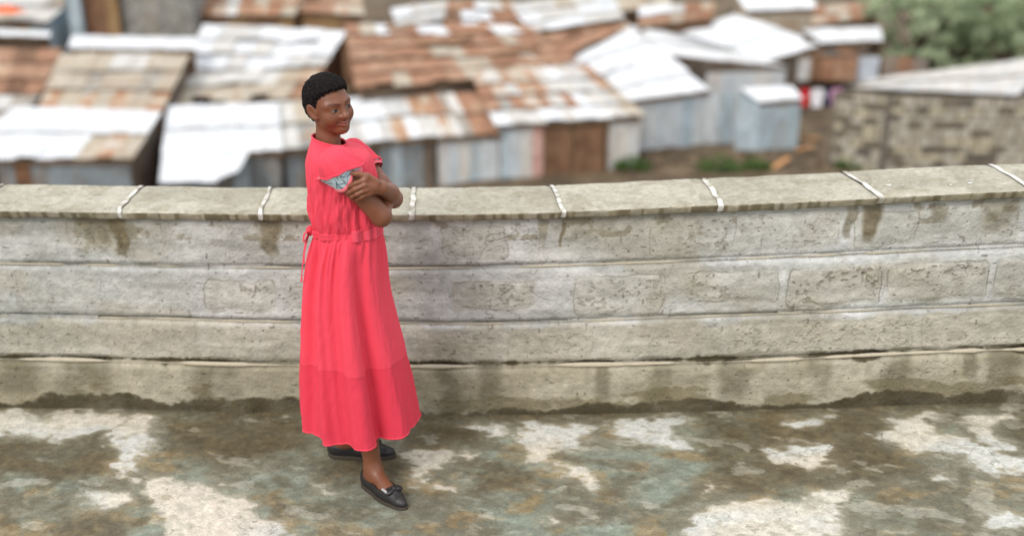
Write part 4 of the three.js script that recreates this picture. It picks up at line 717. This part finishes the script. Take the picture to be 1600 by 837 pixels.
// ---- hair: short tight curls
{
  const hair = p => {
    const q = toHead(p), x = Math.abs(q[0]); const n = (noise3(p[0] * 260, p[1] * 260, p[2] * 260) - 0.5) * 0.008 + (noise3(p[0] * 60, p[1] * 60, p[2] * 60) - 0.5) * 0.004;
    let d = ell(q, [0, 0.031, -0.016], [0.0778, 0.0845, 0.0965]) ; d = smin(d, ell(q, [0, 0.052, 0.008], [0.066, 0.066, 0.076]), 0.03);
    d = smin(d, ell(q, [0, -0.008, -0.028], [0.0735, 0.075, 0.078]), 0.02);
    d = smin(d, cap(q, [0, -0.02, -0.082], [0, -0.055, -0.062], 0.03, 0.016), 0.03); d += n;
    // hairline: forehead, temple, sideburn in front of the ear, behind the ear, nape
    const line = x < 0.045 ? 0.060 - 0.25 * x * x * 40 : 0.05; let cut = -1;
    const front = q[2] - interp([-0.08, -0.045, -0.01, 0.02, 0.04, 0.058, 0.075, 0.1], [-0.046, -0.022, 0.030, 0.034, 0.037, 0.050, 0.078, 0.12], q[1] + (noise3(q[0] * 160, q[1] * 160, q[2] * 160) - 0.5) * 0.016) + x * 0.12;
    cut = front; d += sstep(-0.016, 0.0, front) * 0.005; const low = -0.078 - q[1] + sstep(-0.045, 0.0, q[2]) * 0.035; return smax(smax(d, cut, 0.008), low, 0.012) * HS;
  };
  mesh('hair', surfaceNet(hair, [-0.17, 1.38, -0.13], [0.09, 1.63, 0.14], 0.002), new THREE.MeshPhysicalMaterial({ color: new THREE.Color().setRGB(0.007, 0.005, 0.0048), roughness: 0.8, specularIntensity: 0.35 }), person);
}
// ---- dress
const weave = tex(512, 512, (u, v) => { const h = 0.5 + 0.2 * Math.sin(u * 6.283 * 128) * Math.sin(v * 6.283 * 128) + 0.5 * (fbm(u * 26, v * 9, 4) - 0.5); return [h, h, h]; }, false);
const pinkMat = new THREE.MeshPhysicalMaterial({ color: new THREE.Color().setRGB(0.77, 0.052, 0.092), roughness: 0.82, sheen: 0.15, sheenRoughness: 0.5, sheenColor: new THREE.Color(0xff8a90), bumpMap: weave, bumpScale: 0.0016, side: THREE.DoubleSide });
const hemMat = new THREE.MeshPhysicalMaterial({ color: new THREE.Color().setRGB(0.69, 0.037, 0.074), roughness: 0.85, sheen: 0.1, sheenRoughness: 0.5, sheenColor: new THREE.Color(0xff7080), bumpMap: weave, bumpScale: 0.0016, side: THREE.DoubleSide });
const cy = [0.225, 0.30, 0.408, 0.516, 0.673, 0.80, 0.927, 1.0, 1.035, 1.049, 1.065, 1.098, 1.17, 1.25, 1.30, 1.335, 1.358, 1.374, 1.386];
const xl = curve(cy, [-0.202, -0.206, -0.203, -0.195, -0.182, -0.171, -0.150, -0.128, -0.117, -0.1155, -0.121, -0.130, -0.135, -0.134, -0.128, -0.120, -0.113, -0.108, -0.104]);
const xr = curve(cy, [0.238, 0.226, 0.209, 0.188, 0.157, 0.137, 0.130, 0.127, 0.124, 0.122, 0.122, 0.122, 0.118, 0.112, 0.100, 0.080, 0.055, 0.030, 0.012]);
const zh = curve(cy, [0.186, 0.183, 0.178, 0.172, 0.164, 0.156, 0.146, 0.136, 0.126, 0.124, 0.132, 0.142, 0.150, 0.160, 0.163, 0.152, 0.120, 0.086, 0.064]);
// folds [angle (0 = right of picture, 90 = towards viewer), sharpness, depth at hem, depth at waist, height where it starts]
const FOLDS = [[88, 3, 0.006, 0.002, 1], [109, 3, -0.007, -0.004, 1], [126, 3, -0.006, -0.004, 1], [144, 2.6, -0.006, -0.004, 1], [161, 3, -0.006, -0.004, 1], [50, 3, 0.005, 0.002, 1], [62, 11, -0.030, -0.004, 1.0], [78, 9, 0.022, 0.003, 1.0], [40, 7, 0.012, 0.004, 0.9], [100, 8, -0.014, -0.005, 1.02], [118, 10, 0.014, 0.004, 1.03], [134, 9, -0.015, -0.006, 1.0], [152, 10, 0.012, 0.006, 1.02], [170, 9, -0.016, -0.006, 0.95], [195, 8, 0.016, 0.004, 1], [225, 7, -0.02, -0.004, 1], [260, 7, 0.02, 0.003, 1], [300, 7, -0.018, -0.004, 1], [335, 8, 0.014, 0.003, 1], [15, 10, -0.008, -0.002, 0.8]];
function dressPoint(th, y) {
  const deg = ((th * 180 / Math.PI) % 360 + 360) % 360; let f = 0;
  if (y < 1.045) { const k = clamp((1.045 - y) / 0.82);
    for (const [a, s, dh, dw, top] of FOLDS) { let e = deg - a - (1 - k) * 6 * Math.sin(a); e = ((e + 180) % 360 + 360) % 360 - 180; f += Math.exp(-e * e / (2 * s * s)) * (a < 60 ? 0.8 : 1.8) * lerp(dw * 1.8, dh, Math.pow(k, 0.8)) * sstep(0, 0.12, 1.05 - y); }
    { const s1 = deg - 62; f -= 0.012 * k * Math.exp(-s1 * s1 / 50) * sstep(0.06, 0.3, 1.05 - y); }
    if (deg > 66 && deg < 180) { const s0 = deg - 66; f += 0.032 * Math.pow(k, 0.7) * sstep(0, 3.0, s0) * Math.exp(-s0 / 24) * sstep(0.06, 0.3, 1.05 - y); }                    // overlapping front panel
    f += (fbm(th * 30 + y * 6, y * 22, 3) - 0.5) * 0.0035 * sstep(0.05, 0.5, k);
    f += 0.0036 * Math.sin(th * 31 + 5 * Math.sin(th * 3) + 2 * Math.sin(th * 7)) * sstep(0.34, 0.02, 1.045 - y) * sstep(0, 0.03, 1.045 - y);                 // gathers under the belt
    f += (fbm(th * 6 + 3, y * 5, 3) - 0.5) * 0.014 * k + (fbm(th * 14, y * 16 + 8, 3) - 0.5) * 0.004;
  } else { const k = sstep(1.36, 1.2, y);
    f += 0.0038 * Math.sin(th * 26 + 2 * Math.sin(th * 4)) * sstep(1.19, 1.06, y) * sstep(1.049, 1.075, y);                              // gathers above the belt
    f += ((fbm(th * 5 + 30, y * 11 + th * 2.2, 3) - 0.5) * 0.03 + (fbm(th * 12, y * 24 - th * 5, 3) - 0.5) * 0.007) * k;
  }
  const c = Math.cos(th), s = Math.sin(th), cx = (xl(y) + xr(y)) / 2, hx = (xr(y) - xl(y)) / 2, n = 2.08, r = Math.pow(Math.pow(Math.abs(c), n) + Math.pow(Math.abs(s), n), -1 / n), up = sstep(1.30, 1.386, y);
  return [cx + c * r * (hx + f), y - up * 0.016 * (1 + c), -0.004 + s * r * (zh(y) + f)];
}
const hemY = th => 0.256 + 0.005 * Math.sin(th * 2 + 1.2) + 0.004 * Math.sin(th * 5) - 0.008 * Math.cos(th), seamY = th => 0.545 + 0.012 * Math.sin(th * 1.0 - 0.6) + 0.006 * Math.sin(th * 4);
const NT = 300;
const loft = (y0, y1, nv, off = 0) => gridGeo(NT, nv, (u, v) => { const th = (u - 0.25) * Math.PI * 2, y = lerp(typeof y0 === 'function' ? y0(th) : y0, y1 === seamY ? seamY(th) : y1, v), p = dressPoint(th, y); if (off) { p[0] += Math.cos(th) * off; p[2] += Math.sin(th) * off; } return { p, t: [u * 3, y * 2] }; }, true);
const dress = mesh('dress', loft(th => seamY(th) - 0.012, 1.386, 150), pinkMat, person);
mesh('hem_panel', loft(hemY, seamY, 50, -0.0012), hemMat, dress);
mesh('hem_edge', gridGeo(NT, 6, (u, v) => { const th = u * Math.PI * 2, y = hemY(th), p = dressPoint(th, y), a = v * Math.PI * 2; return { p: [p[0] + Math.cos(th) * (Math.cos(a) * 0.0025 - 0.0025), p[1] + Math.sin(a) * 0.004, p[2] + Math.sin(th) * (Math.cos(a) * 0.0025 - 0.0025)], t: [u * 3, v * 0.02] }; }), pinkMat, dress);
mesh('neck_binding', gridGeo(120, 8, (u, v) => { const th = u * Math.PI * 2, p = dressPoint(th, 1.3845), a = v * Math.PI * 2; return { p: [p[0] + Math.cos(th) * Math.cos(a) * 0.0035, p[1] + Math.sin(a) * 0.0045 + 0.001, p[2] + Math.sin(th) * Math.cos(a) * 0.0035], t: [u * 2, v * 0.03] }; }), pinkMat, dress);
const belt = mesh('belt', gridGeo(NT, 10, (u, v) => { const th = u * Math.PI * 2, y = 1.028 + v * 0.036 + 0.004 * Math.sin(th), p = dressPoint(th, 1.048), b = 0.0035 + 0.003 * Math.sin(v * Math.PI) + 0.001 * Math.sin(v * 12 + th * 3); return { p: [p[0] + Math.cos(th) * b, y, p[2] + Math.sin(th) * b], t: [u * 3, v * 0.08] }; }, true), pinkMat, dress);
// ruched panel at the front of the belt
mesh('ruched_panel', gridGeo(110, 14, (u, v) => { const th = lerp(-0.9, 1.32, u), y = 1.024 + v * 0.046 + 0.004 * Math.sin(th), p = dressPoint(th, 1.048), b = 0.0098 + 0.0022 * Math.sin(v * 6.283 * 4) * Math.sin(u * 6.283 * 22) - 0.006 * (Math.abs(u - 0.5) > 0.492 || Math.abs(v - 0.5) > 0.47 ? 1 : 0); return { p: [p[0] + Math.cos(th) * b, y, p[2] + Math.sin(th) * b], t: [u, v * 0.1] }; }, true),
  new THREE.MeshPhysicalMaterial({ color: new THREE.Color().setRGB(0.80, 0.075, 0.125), roughness: 0.85, sheen: 0.3, sheenColor: new THREE.Color(0xff9a98), bumpMap: weave, bumpScale: 0.003, side: THREE.DoubleSide }), dress);
function ribbon(name, pts, w, parent) { const c = new THREE.CatmullRomCurve3(pts.map(p => V(...p))); return mesh(name, gridGeo(40, 4, (u, v) => { const p = c.getPoint(u), ww = w * (0.75 + 0.25 * Math.sin(u * 7)); return { p: [p.x + (v - 0.5) * ww * 0.5, p.y + (v - 0.5) * ww * 0.25, p.z + (v - 0.5) * ww + 0.003 * Math.sin(v * 6.28)], t: [u, v * 0.1] }; }), pinkMat, parent); }
const sash = mesh('sash_knot', (() => { const g = new THREE.SphereGeometry(0.017, 14, 10); g.scale(0.8, 1.15, 1); g.translate(-0.128, 1.046, 0.035); return g; })(), pinkMat, dress);
ribbon('sash_tail', [[-0.130, 1.04, 0.04], [-0.142, 1.0, 0.06], [-0.152, 0.95, 0.065], [-0.160, 0.90, 0.066], [-0.165, 0.86, 0.064]], 0.026, sash);
ribbon('sash_tail', [[-0.130, 1.04, 0.03], [-0.144, 1.01, 0.035], [-0.152, 0.97, 0.032], [-0.157, 0.92, 0.035]], 0.024, sash);
ribbon('sash_loop', [[-0.128, 1.046, 0.04], [-0.141, 1.045, 0.06], [-0.146, 1.015, 0.07], [-0.14, 1.02, 0.055], [-0.13, 1.04, 0.04]], 0.024, sash);
// ---- sleeves: soft puffed cap, pale blue turned-up lining, pink edge band
const liningMat = new THREE.MeshStandardMaterial({ roughness: 0.85, side: THREE.DoubleSide, bumpMap: weave, bumpScale: 0.001, map: tex(512, 256, (u, v) => {
  let c = mix3(rgb(192, 216, 226), rgb(210, 228, 234), fbm(u * 12, v * 6, 3)); // print of thin dark leaf strokes
  for (let k = 0; k < 110; k++) { const x0 = h2(k, 3), y0 = h2(k, 9), a = h2(k, 5) * 6.28, dx = (u - x0) * 2, dy = v - y0, s = dx * Math.cos(a) + dy * Math.sin(a), t = -dx * Math.sin(a) + dy * Math.cos(a) - s * s * 1.4; if (Math.abs(s) < 0.2 && Math.abs(t) < 0.017 * (1 - Math.abs(s) / 0.2)) c = rgb(84, 110, 128); }
  return c; }) });
const bandMat = new THREE.MeshPhysicalMaterial({ color: new THREE.Color().setRGB(0.80, 0.16, 0.20), roughness: 0.8, sheen: 0.3, sheenColor: new THREE.Color(0xffb0b0), side: THREE.DoubleSide });
function sleeve(S, E, side, prof, cuff, band) {
  const a = V(...S), ax = V(...E).sub(a).normalize(), e1 = V(0, 0, 1).sub(ax.clone().multiplyScalar(ax.z)).normalize(), e2 = ax.clone().cross(e1); // e1 to the viewer
  const pt = (t, r, th, wav = 0) => { const rr_ = r * (1 + wav), p = a.clone().addScaledVector(ax, t).addScaledVector(e1, Math.cos(th) * rr_).addScaledVector(e2, Math.sin(th) * rr_); return [p.x, p.y, p.z]; };
  const ts = prof.map(q => q[0]), rs = prof.map(q => q[1]), R = curve(ts, rs), t0 = ts[0], t1 = ts[ts.length - 1];
  const wv = (th, t) => (0.05 * Math.sin(th * 5 + side) + 0.04 * Math.sin(th * 9 + 2) + 0.5 * (fbm(th * 4 + 9, t * 30 + th * 2, 3) - 0.5) * 0.25) * sstep(t0 + 0.02, t1, t) + 0.02 * Math.sin(th * 14) * sstep(t0 + 0.06, t0 + 0.02, t);
  const bow = th => side === 1 ? 0.020 * Math.max(0, Math.cos(th - 0.45)) : 0, edge = th => t1 - bow(th) + (side === 1 ? -0.016 : 0.01) * Math.sin(th) + 0.004 * Math.sin(th * 3), wide = (th, t) => side === 1 ? 0.11 * Math.max(0, Math.sin(th - 0.1)) * sstep(-0.03, 0.04, t) : 0;
  const s = mesh('sleeve', gridGeo(120, 40, (u, v) => { const th = u * Math.PI * 2, t = lerp(t0, edge(th), v); return { p: pt(t, R(t), th, wv(th, t) + wide(th, t)), t: [u, v * 0.4] }; }), pinkMat, dress);
  mesh('sleeve_hem', gridGeo(120, 8, (u, v) => { const th = u * Math.PI * 2, a = v * Math.PI * 2, t = edge(th) - 0.003 + Math.cos(a) * 0.0045; return { p: pt(t, R(t1) + 0.0015 + Math.sin(a) * 0.0035, th, wv(th, t1) + wide(th, t1)), t: [u, v * 0.05] }; }), pinkMat, s);
  mesh('lining_cuff', gridGeo(120, 14, (u, v) => { const th = u * Math.PI * 2, t = edge(th) - 0.004 + v * (bow(th) + cuff[0] + cuff[2] * Math.pow(Math.max(0, Math.cos(th - 1.05)), 0.6)), r = lerp(R(t1) - 0.002, cuff[1], Math.pow(v, 1.2)); return { p: pt(t, r, th, wv(th, t1) * (1 - v) + wide(th, t1) * (1 - 0.1 * v)), t: [u * 1.5, v * 0.4] }; }), liningMat, s);
  mesh('edge_band', gridGeo(120, 6, (u, v) => { const th = u * Math.PI * 2, te = edge(th) - 0.004 + bow(th) + cuff[0] + cuff[2] * Math.pow(Math.max(0, Math.cos(th - 1.05)), 0.6), t = te - 0.002 + v * band; return { p: pt(t, cuff[1] + 0.0015 + 0.002 * Math.sin(v * Math.PI), th, wide(th, t1) * 0.9), t: [u, v * 0.1] }; }), bandMat, s);
}
sleeve(J.rSh, J.rEl, 1, [[-0.060, 0.0005], [-0.054, 0.028], [-0.035, 0.052], [-0.01, 0.064], [0.015, 0.069], [0.036, 0.072]], [0.010, 0.055, 0.038], 0.013);
sleeve(J.lSh, J.lEl, 2, [[-0.056, 0.0005], [-0.05, 0.026], [-0.03, 0.045], [0.0, 0.053], [0.03, 0.057], [0.07, 0.059], [0.092, 0.060]], [0.004, 0.054, 0.004], 0.016);
// ---- shoes
const shoeMat = new THREE.MeshStandardMaterial({ color: new THREE.Color().setRGB(0.018, 0.017, 0.018), roughness: 0.48, bumpMap: weave, bumpScale: 0.001 });
const soleMat = new THREE.MeshStandardMaterial({ color: new THREE.Color().setRGB(0.045, 0.034, 0.024), roughness: 0.75 });
const clipMat = new THREE.MeshStandardMaterial({ color: 0xf2f2f2, roughness: 0.3, metalness: 0.5 });
for (const F of FOOT) {
  const upperF = p => { const q = toFoot(F, p); let d = smin(footField(q) - 0.0055, cap(q, [0.0, 0.03, 0], [0.12, 0.028, 0], 0.0325, 0.033), 0.02); d = smin(d, cap(q, [0.15, 0.026, 0.0], [0.205, 0.022, -0.002], 0.022, 0.013), 0.02); const top = interp([-0.04, 0.0, 0.05, 0.10, 0.125, 0.14, 0.25], [0.064, 0.054, 0.042, 0.039, 0.043, 0.060, 0.085], q[0]) + 0.35 * Math.abs(q[2]) * (q[0] > 0.05 && q[0] < 0.14 ? 0.5 : 0); d = smax(d, q[1] - top, 0.003); return smax(d, 0.012 - q[1], 0.002); };
  const soleF = p => { const q = toFoot(F, p), f = [q[0], 0.026, q[2]]; let d = footField(f) - 0.0095; d = smin(d, cap(f, [0.03, 0.026, 0.0], [0.13, 0.026, 0.0], 0.031, 0.033), 0.03); d = smin(d, cap(f, [0.15, 0.026, 0.0], [0.207, 0.026, -0.002], 0.026, 0.016), 0.02); return smax(d, Math.abs(q[1] - 0.0085) - 0.0075, 0.003); };
  const lo = [F.o[0] - 0.09, -0.006, F.o[2] - 0.09], hi = [F.o[0] + 0.27, 0.11, F.o[2] + 0.26];
  const shoe = mesh('shoe', surfaceNet(upperF, lo, hi, 0.003), shoeMat, person);
  mesh('sole', surfaceNet(soleF, lo, hi, 0.003), soleMat, shoe);
  mesh('bow', surfaceNet(p => { const q = toFoot(F, p), c = [0.150, 0.056, 0.002]; let d = 1; for (const s of [-1, 1]) { const l = [q[0] - c[0], q[1] - c[1], s * (q[2] - c[2])]; let e = ell([l[0], l[1] + 0.25 * l[2], l[2]], [0, 0.004, 0.020], [0.017, 0.0095, 0.021]); e = smax(e, -ell(l, [0.002, 0.012, 0.022], [0.006, 0.006, 0.012]), 0.004); d = smin(d, e, 0.003); } d = smin(d, ell([q[0] - c[0], q[1] - c[1], q[2] - c[2]], [0, 0.004, 0], [0.012, 0.0095, 0.007]), 0.002); return d + (noise3(p[0] * 200, p[1] * 200, p[2] * 200) - 0.5) * 0.001; }, lo, [hi[0], 0.1, hi[2]], 0.0026), shoeMat, shoe);
  const clip = mesh('metal_clip', new THREE.BoxGeometry(0.030, 0.006, 0.007), clipMat, shoe); const cp = fromFoot(F, [0.146, 0.062, 0.036]); clip.position.set(...cp); clip.rotation.set(0.15, -F.a, 0.1);
}
renderer.render(scene, camera);
